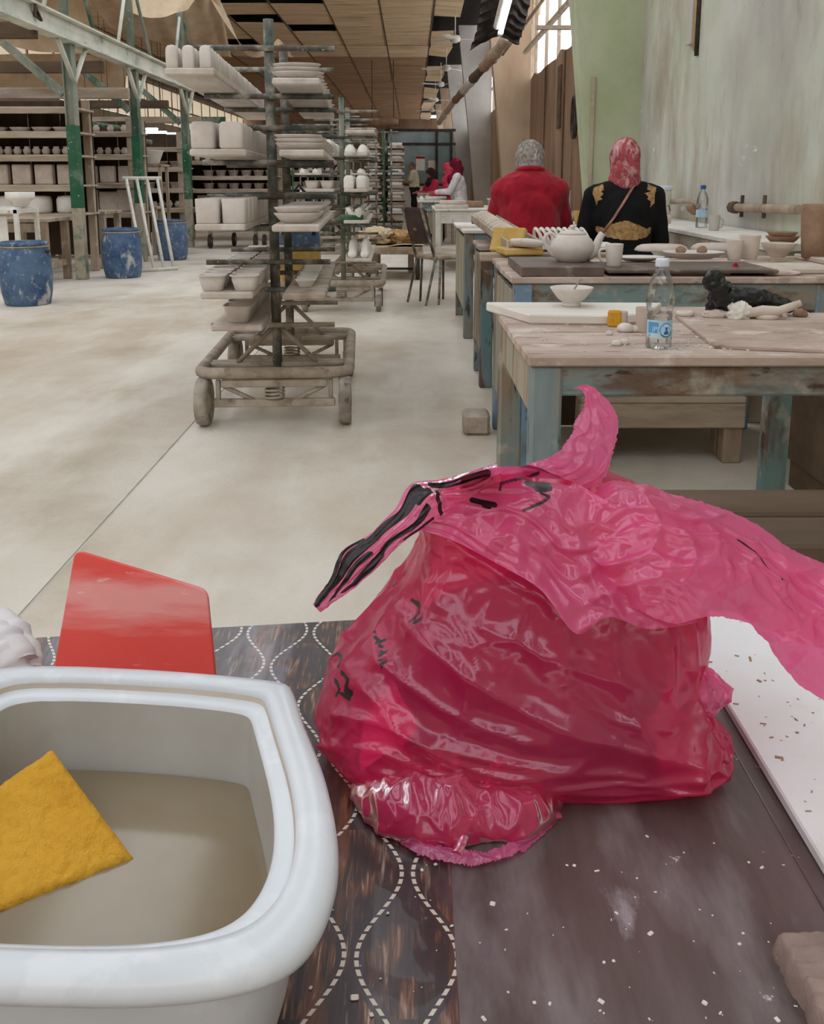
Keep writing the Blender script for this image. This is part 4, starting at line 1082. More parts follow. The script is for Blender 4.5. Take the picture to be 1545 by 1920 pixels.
def film_roll(name, keys, Y0, dy, seed):
    cs = crom([P(x, y, Y0 + dy * i) for i, (x, y, r1, r2) in enumerate(keys)], 44)
    rs = crom([(r1, r2, 0) for x, y, r1, r2 in keys], 44); rg = []
    for i in range(44):
        row = []
        for k in range(72):
            t = 2 * pi * k / 72
            q = cs[i] + Vector((rs[i].x * cos(t) * .55, rs[i].x * sin(t) * .9 * 1.1, rs[i].y * cos(t) * .85))
            dv = (q - cs[i]).normalized()
            n1 = noise.noise(Vector((q.x * 26 + q.z * 14, q.y * 30 + seed, q.z * 34 - q.x * 10))); n2 = noise.noise(Vector((q.x * 60, q.y * 90, q.z * 100 + seed)))
            row.append(q + dv * (.006 * (1 - 2.8 * abs(n1)) + .0022 * (1 - 2.6 * abs(n2))) * min(1, i / 4, (43 - i) / 4))
        rg.append(row)
    MB().rings(rg).build(name, M_black, bk)
film_roll('neck', ((1322, 518, .009, .011), (1334, 524, .023, .025), (1352, 548, .031, .03), (1368, 572, .033, .03)), 2.44, .01, 3)
film_roll('tail', ((1352, 552, .028, .025), (1385, 558, .035, .031), (1415, 562, .032, .029), (1445, 568, .027, .025), (1470, 575, .021, .019), (1488, 582, .006, .006)), 2.47, .004, 8)

# ---- the water bottle
M_pet = bpy.data.materials.new('clear_pet'); M_pet.use_nodes = True
pb = M_pet.node_tree.nodes['Principled BSDF']
nt = M_pet.node_tree
o = nt.nodes['Material Output']; mx = nt.nodes.new('ShaderNodeMixShader'); tr = nt.nodes.new('ShaderNodeBsdfTransparent')
tr.inputs[0].default_value = (.975, .985, .99, 1)
fr = nt.nodes.new('ShaderNodeFresnel'); fr.inputs[0].default_value = 1.55
ad = nt.nodes.new('ShaderNodeMath'); ad.operation = 'MULTIPLY_ADD'; ad.inputs[1].default_value = .8; ad.inputs[2].default_value = .05
nt.links.new(fr.outputs[0], ad.inputs[0]); nt.links.new(ad.outputs[0], mx.inputs[0])
gp = nt.nodes.new('ShaderNodeBsdfGlossy'); gp.inputs['Roughness'].default_value = .04
nt.links.new(tr.outputs[0], mx.inputs[1]); nt.links.new(gp.outputs[0], mx.inputs[2]); nt.links.new(mx.outputs[0], o.inputs[0])
M_cap = mk('white_cap', [(.4, C(226, 234, 242)), (.6, C(214, 224, 236))], scale=10, rough=.4)
M_lab = mk('label_pale_blue', [(.4, C(196, 220, 234)), (.6, C(170, 206, 228))], scale=30, rough=.4)
M_lblue = mk('label_blue', [(.4, C(40, 104, 176)), (.6, C(34, 92, 166))], scale=10, rough=.4)
M_lmid = mk('label_mid_blue', [(.4, C(96, 164, 212)), (.6, C(84, 152, 204))], scale=10, rough=.4)
M_lgreen = mk('label_green', [(.4, C(48, 130, 84)), (.6, C(42, 120, 76))], scale=10, rough=.4)
bp_ = PZ(1234, 652, h1)
bt = thing('water_bottle', 'clear plastic water bottle with white cap and blue label on nearest bench', 'bottle', bp_)
prof = [(.004, .006), (.02, .002), (.026, .001), (.0285, .006), (.028, .012), (.0288, .03), (.0285, .066), (.0275, .07), (.0285, .074), (.0262, .082), (.0285, .09), (.0305, .1), (.0312, .112), (.0295, .13), (.0262, .148), (.021, .164), (.015, .177), (.0125, .183), (.0125, .186), (.0145, .187), (.0145, .189), (.012, .19), (.012, .197)]
pr2 = []
for i in range(len(prof) - 1):
    for k in range(3):
        t = k / 3; r = prof[i][0] + (prof[i + 1][0] - prof[i][0]) * t; z = prof[i][1] + (prof[i + 1][1] - prof[i][1]) * t
        pr2.append((r, z))
mb = MB(); rg = []
for r, z in pr2 + [prof[-1]]:
    row = []
    for k in range(48):
        a = 2 * pi * k / 48
        rib = .0011 * sin(6 * a + z * 90) * (1 if .085 < z < .165 else 0) + .0008 * sin(10 * a) * (1 if z < .025 else 0) + .0005 * noise.noise((cos(a) * 3, sin(a) * 3, z * 60))
        row.append(((r + rib) * cos(a), (r + rib) * sin(a), z))
    rg.append(row)
mb.rings(rg, True, True, False); mb.build('shell', M_pet, bt)
mb = MB().lathe([(.0138, .186), (.0148, .187), (.0148, .202), (.0135, .2045), (.004, .205)], 36, (0, 0, 0))
for k in range(30):
    a = 2 * pi * k / 30; mb.box((.0149 * cos(a), .0149 * sin(a), .194), (.0008, .0012, .013), 0, Matrix.Rotation(a, 3, 'Z'))
mb.build('cap', M_cap, bt)
def wrap(name, mat, parent, r, a0, a1, z0, z1, n=24, fn=None):
    # patch bent around the bottle; angle measured from the side facing the camera, to the right
    mb = MB(); v = []
    for j in range(2 if fn is None else 12):
        for i in range(n + 1):
            a = a0 + (a1 - a0) * i / n; zz = z0 + (z1 - z0) * (j / (1 if fn is None else 11))
            v.append((r * sin(a), -r * cos(a), zz))
    f = []
    J = 1 if fn is None else 11
    for j in range(J):
        for i in range(n):
            if fn is not None and not fn(a0 + (a1 - a0) * (i + .5) / n, z0 + (z1 - z0) * (j + .5) / J): continue
            f.append((j * (n + 1) + i, j * (n + 1) + i + 1, (j + 1) * (n + 1) + i + 1, (j + 1) * (n + 1) + i))
    return mb.add(v, f, True).build(name, mat, parent)
lb_ = wrap('label', M_lab, bt, .0289, -1.5, 1.45, .027, .067, 40)
def disc(name, mat, ca, cz, r0, r1, t0, t1, rr):
    mb = MB(); v = []; n = 40
    for i in range(n + 1):
        t = t0 + (t1 - t0) * i / n
        for q in (r0, r1):
            a = ca + q * cos(t) / .029; z = cz + q * sin(t)
            v.append((rr * sin(a), -rr * cos(a), z))
    mb.add(v, [(2 * i, 2 * i + 1, 2 * i + 3, 2 * i + 2) for i in range(n)], True)
    return mb.build(name, mat, lb_)
ca, cz = .32, .045
disc('white_disc', M_cap, ca, cz, .0002, .0155, 0, 2 * pi, .02905)
disc('blue_ring', M_lmid, ca, cz, .0135, .0165, .6, pi + .9, .02915)
disc('green_arc', M_lgreen, ca, cz, .0135, .0168, pi + .7, 2 * pi - .1, .0292)
disc('blue_swoosh', M_lmid, -.75, .052, .004, .011, .3, pi * 1.1, .02912)
def icon(a, z):      # small bottle emblem
    x = (a - ca) * .029; y = z - .036
    return (abs(x) < .003 and y > .011) or (abs(x) < .002 and .008 < y <= .011) or (abs(x) < .002 + (.008 - y) * .9 and 0 <= y <= .008 and y > .004) or (abs(x) < .0062 and y <= .004 and y < .003)
wrap('bottle_emblem', M_lblue, lb_, .02925, ca - .24, ca + .24, .035, .052, 30, icon)
def text_on(name, s, size, mat, parent, place):
    cu = bpy.data.curves.new(name, 'FONT'); cu.body = s; cu.size = size; cu.align_x = 'CENTER'; cu.align_y = 'CENTER'
    o = bpy.data.objects.new('t', cu); COL.objects.link(o)
    dg = bpy.context.evaluated_depsgraph_get()
    me = bpy.data.meshes.new_from_object(o.evaluated_get(dg)); bpy.data.objects.remove(o)
    for v in me.vertices: v.co = place(v.co.x, v.co.y)
    me.materials.clear(); me.materials.append(mat)
    return link(name, me, None, parent)
wrap('blue_field', M_lmid, lb_, .02908, -1.2, -.3, .038, .0625, 20)
text_on('lettering', '|P|', .0155, M_cap, lb_, lambda x, y: Vector((.02925 * sin(x / .029 - .55), -.02925 * cos(x / .029 - .55), .047 + y)))
wrap('barcode_mark', M_dark, bt, .0289, -.34, -.27, .017, .025, 3)

# ---- on the second bench
h2 = TZ
tr_ = MB().box((0, 0, .018), (.30, .46, .036), .003).build('slate_board', M_slate, None, Vector((.545, 3.50, h2)))
tag(tr_, 'dark thick board under the clay teapot on second bench', 'board')
tag(MB().box((0, 0, .006), (.62, .36, .012), .003).build('slate_sheet', M_slate, None, (1.02, 3.46, h2 + .012)), 'thin grey sheet under the mug and plates on second bench', 'board')
tag(MB().box((0, 0, .006), (.3, .2, .012), .003).build('wood_batten', M_woodx, None, (1.02, 3.42, h2)), 'flat wood packing piece under the thin grey sheet', 'board')
tp = thing('clay_teapot', 'unfired clay teapot with lid on the dark board', 'teapot', (.615, 3.5, h2 + .036), .05)
MB().lathe([(.05, 0), (.055, .004), (.072, .02), (.084, .045), (.085, .062), (.075, .085), (.058, .1), (.05, .105), (.048, .104)], 40).build('pot', M_bisque, tp)
MB().lathe([(.052, .104), (.053, .108), (.045, .114), (.025, .12), (.008, .122), (.007, .126), (.012, .131), (.012, .136), (.006, .14), (.001, .1405)], 30).build('lid', M_bisque, tp)
MB().path(crom([(.055, 0, .03), (.085, 0, .042), (.098, 0, .07), (.107, 0, .09), (.118, 0, .108)], 12), [.032, .03, .026, .021, .018, .0165, .0155, .015, .0145, .014, .0135, .013], 14).build('spout', M_bisque, tp)
MB().path(crom([(-.068, 0, .02), (-.082, 0, .035), (-.1, 0, .06), (-.108, 0, .082), (-.1, 0, .102), (-.08, 0, .108), (-.066, 0, .096), (-.062, 0, .085)], 22), .0085, 8, flat=.8).build('handle', M_bisque, tp)
def mug_at(p, lb, r=.034, hh=.082, mat=M_bisque, side=-1):
    m = thing('clay_mug', lb, 'mug', p)
    MB().lathe([(r * .8, 0), (r * .84, .003), (r, hh), (r * .98, hh + .002), (r * .92, hh), (r * .78, .012), (0, .01)], 26).build('cup', mat, m)
    MB().path(crom([(side * r * .9, 0, hh * .78), (side * (r + .018), 0, hh * .74), (side * (r + .022), 0, hh * .5), (side * (r + .012), 0, hh * .24), (side * r * .84, 0, hh * .2)], 14), .005, 8).build('handle', mat, m)
mug_at(Vector((.765, 3.44, h2 + .024)), 'clay mug with handle right of the teapot')
def plate(lb, px, py, z, a, b, h, mat=M_bisque, rot=0):
    p = PZ(px, py, z); o = oval(a, b, h); o.data.materials[0] = mat
    o.location = p; o.rotation_euler.z = rot; return tag(o, lb, 'plate')
z3 = h2 + .024
plate('shallow clay plate right of the mug', 1198, 489, z3, .1, .075, .014)
plate('large oval clay plate carrying two little clay lumps', 1300, 485, z3, .125, .1, .026)
for i, x in enumerate((1276, 1316)):
    crumple('clay_ball', 'rough brown clay ball, %s of the two on the large plate' % ('left' if i == 0 else 'right'), PZ(x, 474, z3 + .022), (.02, .02, .018), M_claybr, 'clay ball', .2, 5, 16, i)
o = MB().vessel([(.0, 0), (-.002, .004), (.01, .02), (.03, .03), (.06, .033)], .13, .1, 2.4, 30).build('press_mould', M_bisqueb, None, PZ(1240, 470, h2)); tag(o, 'upturned oval clay form behind the large plate', 'mould')
o = MB().vessel([(.0, 0), (-.002, .004), (.01, .02), (.03, .03), (.06, .033)], .13, .1, 2.4, 30).build('press_mould', M_bisqueb, None, PZ(1345, 468, h2)); tag(o, 'upturned oval clay form behind the clay cups', 'mould')
o = MB().box((0, 0, .01), (.36, .26, .02), .004).build('ware_board', M_bisqueb, None, Vector((1.42, 3.5, h2 + .001)));tag(o, 'small plank under the clay cups at the right of second bench', 'board')
def cupat(px, py, r, hh, lb, mat=M_bisqueb):
    o = MB().lathe([(r * .72, 0), (r * .75, .004), (r, hh), (r * .97, hh + .002), (r * .9, hh - .003), (r * .66, .01), (0, .008)], 22).build('clay_cup', mat, None, PZ(px, py, h2 + .022)); tag(o, lb, 'cup')
cupat(1376, 488, .034, .082, 'straight clay cup, left of the pair by the bowls')
cupat(1404, 486, .043, .098, 'larger clay cup, right of the pair by the bowls')
def bowlat(px, py, z, r, hh, lb, mat=M_bisqueb):
    o = MB().lathe([(r * .4, 0), (r * .42, .004), (r * .8, hh * .6), (r, hh), (r * .96, hh), (r * .7, hh * .5), (0, hh * .3)], 24).build('clay_bowl', mat, None, PZ(px, py, z)); tag(o, lb, 'bowl')
bowlat(1458, 482, h2 + .022, .075, .06, 'clay bowl right of the two cups')
bowlat(1466, 462, h2 + .03, .08, .05, 'lower bowl of the pair stacked near the tall vase', M_claybr)
bowlat(1466, 452, h2 + .05, .075, .045, 'upper bowl of the pair stacked near the tall vase', M_claybr)
vs = MB().lathe([(.048, 0), (.054, .004), (.062, .1), (.068, .2), (.069, .225), (.064, .232), (.058, .23), (.055, .1), (0, .05)], 30).build('clay_vase', M_claybr, None, PZ(1527, 484, h2 + .012)); tag(vs, 'tall brown clay vase at the right edge of second bench', 'vase')
tag(MB().box((0, 0, .011), (.3, .34, .022), .004).build('ware_board', M_bisqueb, None, (1.86, 3.9, h2)), 'pale plank jutting out under the tall vase', 'board')
tb = thing('side_bench', 'plain timber bench at the right wall under the tall vase', 'bench', (1.86, 3.55, 0))
for k in range(3): MB().box((0, .12 + .22 * k, h2 - .02), (.58, .214, .04), .005).build('plank', M_woodx, tb)
for x in (-.25, .25):
    for y in (.06, .62): MB().box((x, y, .37), (.07, .07, .74), .005).build('leg', M_wood, tb)
MB().box((0, .04, .68), (.5, .03, .1), .004).build('apron', M_wood, tb)
crumple('red_scrap', 'small red plastic scrap on the front edge of second bench', PZ(1378, 512, h2), (.012, .006, .022), M_redcloth, 'scrap', .4, 6, 18, 2)
crumple('paper_scrap', 'torn paper scrap on the right of second bench', PZ(1465, 516, h2), (.06, .02, .012), M_paper, 'paper', .5, 7, 24, 13)

# ---- third bench: spoon tray, yellow foam
sx = thing('tilted_tray', 'narrow tilted wooden tray carrying a row of clay spoon bowls', 'tray')
a, b = P(908, 414, 5.6), P(984, 466, 4.12)
d = (b - a); L_ = d.length
M3 = d.to_track_quat('Y', 'Z').to_matrix()
mid = (a + b) / 2
MB().box(mid, (.15, L_, .018), .003, M3).build('base', M_woodx, sx)
for s in (-1, 1): MB().box(mid + M3 @ Vector((s * .075, 0, .015)), (.012, L_, .04), .003, M3).build('side_rail', M_woodx, sx)
def spoonrest():
    mb = MB(); rg = []
    for k, (y, r) in enumerate(((-.06, .008), (-.05, .02), (-.02, .034), (.02, .04), (.05, .03), (.058, .02))):
        rg.append([(r * cos(t), y, .01 + r * .75 * (1 + sin(t)) * .8) for t in [2 * pi * i / 18 for i in range(18)]])
    return mb.rings(rg).build('clay_spoon_bowl', M_bisqueb)
f0 = None
for k in range(11):
    p = a.lerp(b, .05 + .08 * k) + Vector((-.02, 0, .012))
    o = f0 = spoonrest() if f0 is None else f0
    if k: o = dup(f0)
    o.location = p; o.rotation_euler = (-.5, 0, .9 + RND.uniform(-.1, .1))
    tag(o, 'curved clay spoon bowl, %s from the back of the tilted tray' % ORD[k], 'spoon bowl', 'clay spoon bowls in the tilted tray')
ym = thing('foam_wedge', 'yellow folded foam sheet behind the teapot holding nested clay scoops', 'foam')
q = [P(930, 424, 4.55), P(944, 428, 4.4), P(1003, 466, 4.05), P(1003, 474, 4.05), P(936, 474, 4.15)]
MB().box(P(974, 470, 4.15), (.18, .15, .03), .006, Matrix.Rotation(.2, 3, 'Z')).build('base', M_foam, ym)
MB().box(P(953, 450, 4.32), (.17, .03, .12), .006, Matrix.Rotation(-.6, 3, 'Z') @ Matrix.Rotation(-.4, 3, 'X')).build('back', M_foam, ym)
def scoop():
    mb = MB(); rg = []
    for k, (x, r) in enumerate(((0, .012), (.006, .026), (.03, .036), (.07, .035), (.1, .022), (.112, .008))):
        rg.append([(x, r * cos(t), r * .7 * sin(t) * (1 if sin(t) < 0 else .5) + .03) for t in [2 * pi * i / 18 for i in range(18)]])
    return mb.rings(rg).build('clay_scoop', M_bisque)
for k in range(4):
    o = scoop() if k == 0 else dup(o)
    o.location = P(955 + k * 6, 463, 4.12 - .015 * k) ; o.rotation_euler = (0, .1, -.15)
    tag(o, 'nested clay scoop on the yellow foam, %s from left' % ORD[k], 'scoop', 'nested clay scoops')
# rows of thin handles standing on a board behind the teapot
tag(MB().box((.8, 4.75, .79), (.5, .3, .02), .003).build('ware_board', M_white), 'white board of upright clay loops behind the teapot', 'board')
hb_ = None
for r in range(2):
    for k in range(9):
        if hb_ is None:
            hb_ = o = MB().path([(0, .055 * cos(t), .085 * sin(t)) for t in [pi * i / 14 for i in range(15)]], .006, 7).build('clay_loop', M_white)
        else: o = dup(hb_)
        o.location = (.655 + .03 * k + .02 * r, 4.66 + .13 * r, .80); o.rotation_euler = (.0, -.35, .25)
        tag(o, 'upright arched clay loop, %s from left in the %s row' % (ORD[k], ['front', 'back'][r]), 'clay loop', 'upright clay loops behind the teapot')
st_ = tag(MB().box((.62, 4.2, .762), (.62, .1, .036), .005).build('bridge_plank', M_woodx), 'plank bridging the benches below the spoon tray', 'plank'); 
st_.location = (-.0, 0, .015)
# ---- ledge along the wall behind the women
lg = thing('wall_ledge', 'long white topped ledge along the right wall behind the black dress', 'ledge', (1.95, 4.3, 0))
MB().box((0, 1.95, .80), (.46, 3.7, .03), .005).build('top', M_wboard, lg)
MB().box((-.2, 1.95, .74), (.04, 3.7, .09), .004).build('apron', M_woodx, lg)
for y in (.2, 1.9, 3.6): MB().box((-.17, y, .35), (.07, .07, .7), .005).build('leg', M_wood, lg)
z4 = .815
bt2 = thing('water_bottle', 'misty water bottle with blue cap on the wall ledge', 'bottle', Vector((1.93, 6.1, z4)))
MB().lathe([(.03, 0), (.038, .006), (.038, .12), (.034, .125), (.038, .13), (.037, .19), (.026, .225), (.014, .245), (.013, .26)], 24).build('shell', M_pet, bt2)
MB().lathe([(.017, .255), (.018, .256), (.018, .277), (.015, .28), (.003, .281)], 18).build('cap', M_lblue, bt2)
MB().lathe([(.0386, .07), (.0386, .12)], 24, cap0=False, cap1=False).build('label', M_lab, bt2)
mug_at(Vector((1.9, 5.75, z4)), 'grey mug in front of the blue capped bottle', .036, .095, M_colgrey, 1)
bx = thing('soap_box', 'small pale box with a wire hook on the wall ledge', 'box', (1.83, 6.75, z4))
MB().box((0, 0, .03), (.14, .1, .06), .006).build('box', M_bisqueb, bx)
MB().path([(.02, 0, .06), (.03, 0, .12), (.06, 0, .13), (.07, 0, .09)], .004, 5).build('hook', M_dark, bx)
bu = thing('white_bucket', 'white lidded plastic bucket beyond the pink scarf', 'bucket', Vector((2.0, 7.4, z4)))
MB().lathe([(.07, 0), (.075, .01), (.085, .2), (.083, .24)], 26).build('pail', M_whitep, bu)
MB().lathe([(.09, .235), (.092, .24), (.092, .262), (.088, .27), (.084, .268), (.082, .262), (.0, .262)], 26).build('lid', M_cap, bu)
pk = thing('pink_bottle', 'bright pink squeeze bottle with orange top right of the red shirt', 'bottle', Vector((1.13, 6.75, .8)))
M_pink = mk('pink_gloss', [(.4, C(226, 52, 120)), (.6, C(212, 40, 108))], scale=8, rough=.35)
MB().vessel([(.004, 0), (0, .006), (0, .1), (.006, .125), (.016, .15), (.02, .16)], .036, .026, 2.6, 20).build('bottle', M_pink, pk)
MB().lathe([(.014, .158), (.016, .16), (.014, .19), (.006, .21), (.004, .214)], 14).build('nozzle', M_foam, pk)
yc = tag(MB().lathe([(.03, 0), (.032, .003), (.042, .1), (.043, .103), (.04, .1), (.03, .01), (0, .008)], 20).build('plastic_cup', M_foam, None, Vector((1.26, 6.9, .8))), 'yellow translucent cup right of the pink bottle', 'cup')
fb = bench('pale bench between red shirt and green pier', 1.0, 1.74, 6.6, 7.4, h=.8, side=False, top=M_wboard, front=M_wboard, nb=3)
o = MB().vessel([(.03, 0), (.02, .004), (0, .06), (-.004, .064), (.004, .064), (.03, .01)], .11, .08, 4, 24).build('pale_dish', M_foam, None, (1.13, 6.68, .8)); o.location = (1.33, 6.72, .8)
tag(o, 'pale yellow plastic dish on the pale bench', 'dish')
# ---- clutter on the fourth to far benches
def clut(lb, px, py, Y, mkf, cat, name=None, rot=0):
    o = mkf(); p = P(px, py, Y); o.location = (p.x, Y, .78); o.rotation_euler.z = rot
    tag(o, lb, cat); return o
o = tag(MB().box((.5, 7.0, .79), (.34, .5, .02), .004).build('plaster_tile', M_white), 'white plaster tile on the fourth bench', 'tile')
tag(MB().cone((.46, 6.9, .815), (.62, 6.92, .815), .012, .01, 10).build('purple_tube', mk('purple_film', [(.4, C(120, 70, 130)), (.6, C(104, 58, 116))], rough=.4)), 'purple rolled tube on the fourth bench', 'tube')
for i, (x, y, z, w_, d_, hh, m, lb) in enumerate(((.5, 11.7, .78, .42, .4, .05, M_board, 'pale slab lying on the fifth bench'), (.52, 11.75, .83, .34, .3, .05, M_bisqueb, 'second slab stacked on the fifth bench slab'), (.8, 12.3, .78, .3, .5, .08, M_claybr, 'brown clay board on the fifth bench'),
                       (.45, 17.2, .78, .4, .5, .06, M_white, 'white slab near the far women'), (.35, 19.4, .78, .3, .5, .1, M_bisqueb, 'pale clay stack in front of the far women'), (.95, 14.9, .78, .3, .2, .16, M_board, 'small pale box before the far bench'))):
    if i == 5: z = .0; hh = .7
    tag(MB().vessel([(.006, 0), (0, .006), (0, hh - .006), (.006, hh)], w_ / 2, d_ / 2, 7, 24, (x, y, z)).build('clay_slab' if i != 5 else 'pedestal', m), lb if i != 5 else 'small pale pedestal before the far bench', 'slab' if i != 5 else 'stand')
for i in range(10):
    y = 12.6 + i * .9 if i > 4 else 11.5 + i * .35
    x = .95 + .22 * RND.random() if y < 13.1 else .15 + .3 * RND.random()
    if 13.1 < y < 16.2: continue
    o = RND.choice([small_pot, dome, pot_round])()
    o.location = (x, y, .78); tag(o, 'small clay piece %s from the front on the farther right benches' % ORD[i], 'clay piece', 'clay pieces on the farther benches')
lb6 = thing('work_bench', 'long timber side bench under the boarded wall', 'bench', (1.62, 9.5, 0))
for k in range(3): MB().box((0, 1.6, .76), (.5, 3.2, .04), .005).build('plank', M_woodx, lb6) if k == 0 else MB().box((-.2 + .4 * (k - 1), .1, .37), (.07, .07, .74), .005).build('leg', M_wood, lb6)
for x in (-.2, .2): MB().box((x, 3.1, .37), (.07, .07, .74), .005).build('leg', M_wood, lb6)
for i in range(9):
    o = RND.choice([small_pot, dome, slab_mould])()
    o.location = (1.5 + .25 * RND.random(), 9.75 + .32 * i, .78); tag(o, 'assorted clay piece, %s along the bench under the boarded wall' % ORD[i], 'clay piece', 'clay pieces under the boarded wall')
gs = tag(MB().vessel([(.004, 0), (0, .004), (0, .12), (.01, .14), (.025, .15)], .03, .02, 3, 14).build('green_bottle', M_greend, None, (1.2, 12.8, .78)), 'small green bottle on the far side of the fifth bench', 'bottle')
# ------------------------------------------------------------------ people
M_scarfg = mk('grey_lace_scarf', [(.4, C(164, 156, 148)), (.6, C(120, 114, 108))], scale=46, rough=.9, over=[(C(214, 206, 196), 30, .6, .66, .8, (1, 1, .5)), (C(96, 92, 88), 5, .55, .65, .5, o1)])
M_scarfp = mk('pink_checked_scarf', [(.4, C(186, 92, 100)), (.5, C(160, 66, 76)), (.6, C(196, 150, 150))], scale=13, rough=.9, stretch=(1, 1, .7), dist=1.2, over=[(C(214, 176, 172), 22, .58, .62, .8, (1, 1, .3)), (C(110, 36, 48), 18, .6, .64, .8, (.4, 1, 1))])
M_scarfm = mk('maroon_scarf', [(.4, C(120, 14, 44)), (.6, C(92, 10, 34))], scale=7, rough=.9, over=[(C(206, 60, 120), 9, .62, .68, .8, o1)])
M_scarfr = mk('pink_scarf', [(.4, C(222, 70, 100)), (.6, C(196, 50, 82))], scale=9, rough=.9)
M_scarfd = mk('dark_scarf', [(.4, C(64, 44, 50)), (.6, C(48, 34, 40))], scale=9, rough=.9)
M_whitecl = mk('white_cloth', [(.4, C(226, 222, 222)), (.6, C(204, 200, 204))], scale=9, rough=.9)
M_eye = mk('eye', [(.4, C(40, 28, 22)), (.6, C(34, 24, 20))], rough=.2)
M_lip = mk('lips', [(.4, C(150, 84, 76)), (.6, C(140, 76, 70))], rough=.5)

def hand(mb, el, wr_, side):
    d = (wr_ - el).normalized()
    up = Vector((0, 0, 1)) - d * d.z; up.normalize()
    sd = d.cross(up) * side                       # towards the little finger
    q = Matrix((sd, d, up)).transposed()
    mb.ell(wr_ + d * .048, (.039, .054, .016), q, 14)
    for k, (o, L) in enumerate(((-.028, .072), (-.009, .08), (.01, .074), (.028, .058))):
        a = wr_ + d * .085 + sd * o
        b = a + d * L * .5 - up * .006 + sd * o * .12
        c = b + (d * .55 - up * .75).normalized() * L * .36
        e_ = c + (d * .1 - up).normalized() * L * .26
        mb.cone(a, b, .0092, .0088, 8); mb.cone(b, c, .0088, .008, 8); mb.cone(c, e_, .008, .007, 8)
    a = wr_ + d * .03 - sd * .032
    b = a + (d * .6 - sd * .75 - up * .15).normalized() * .038
    c = b + (d * .9 - up * .35).normalized() * .03
    mb.cone(a, b, .012, .0105, 8); mb.cone(b, c, .0105, .0085, 8)

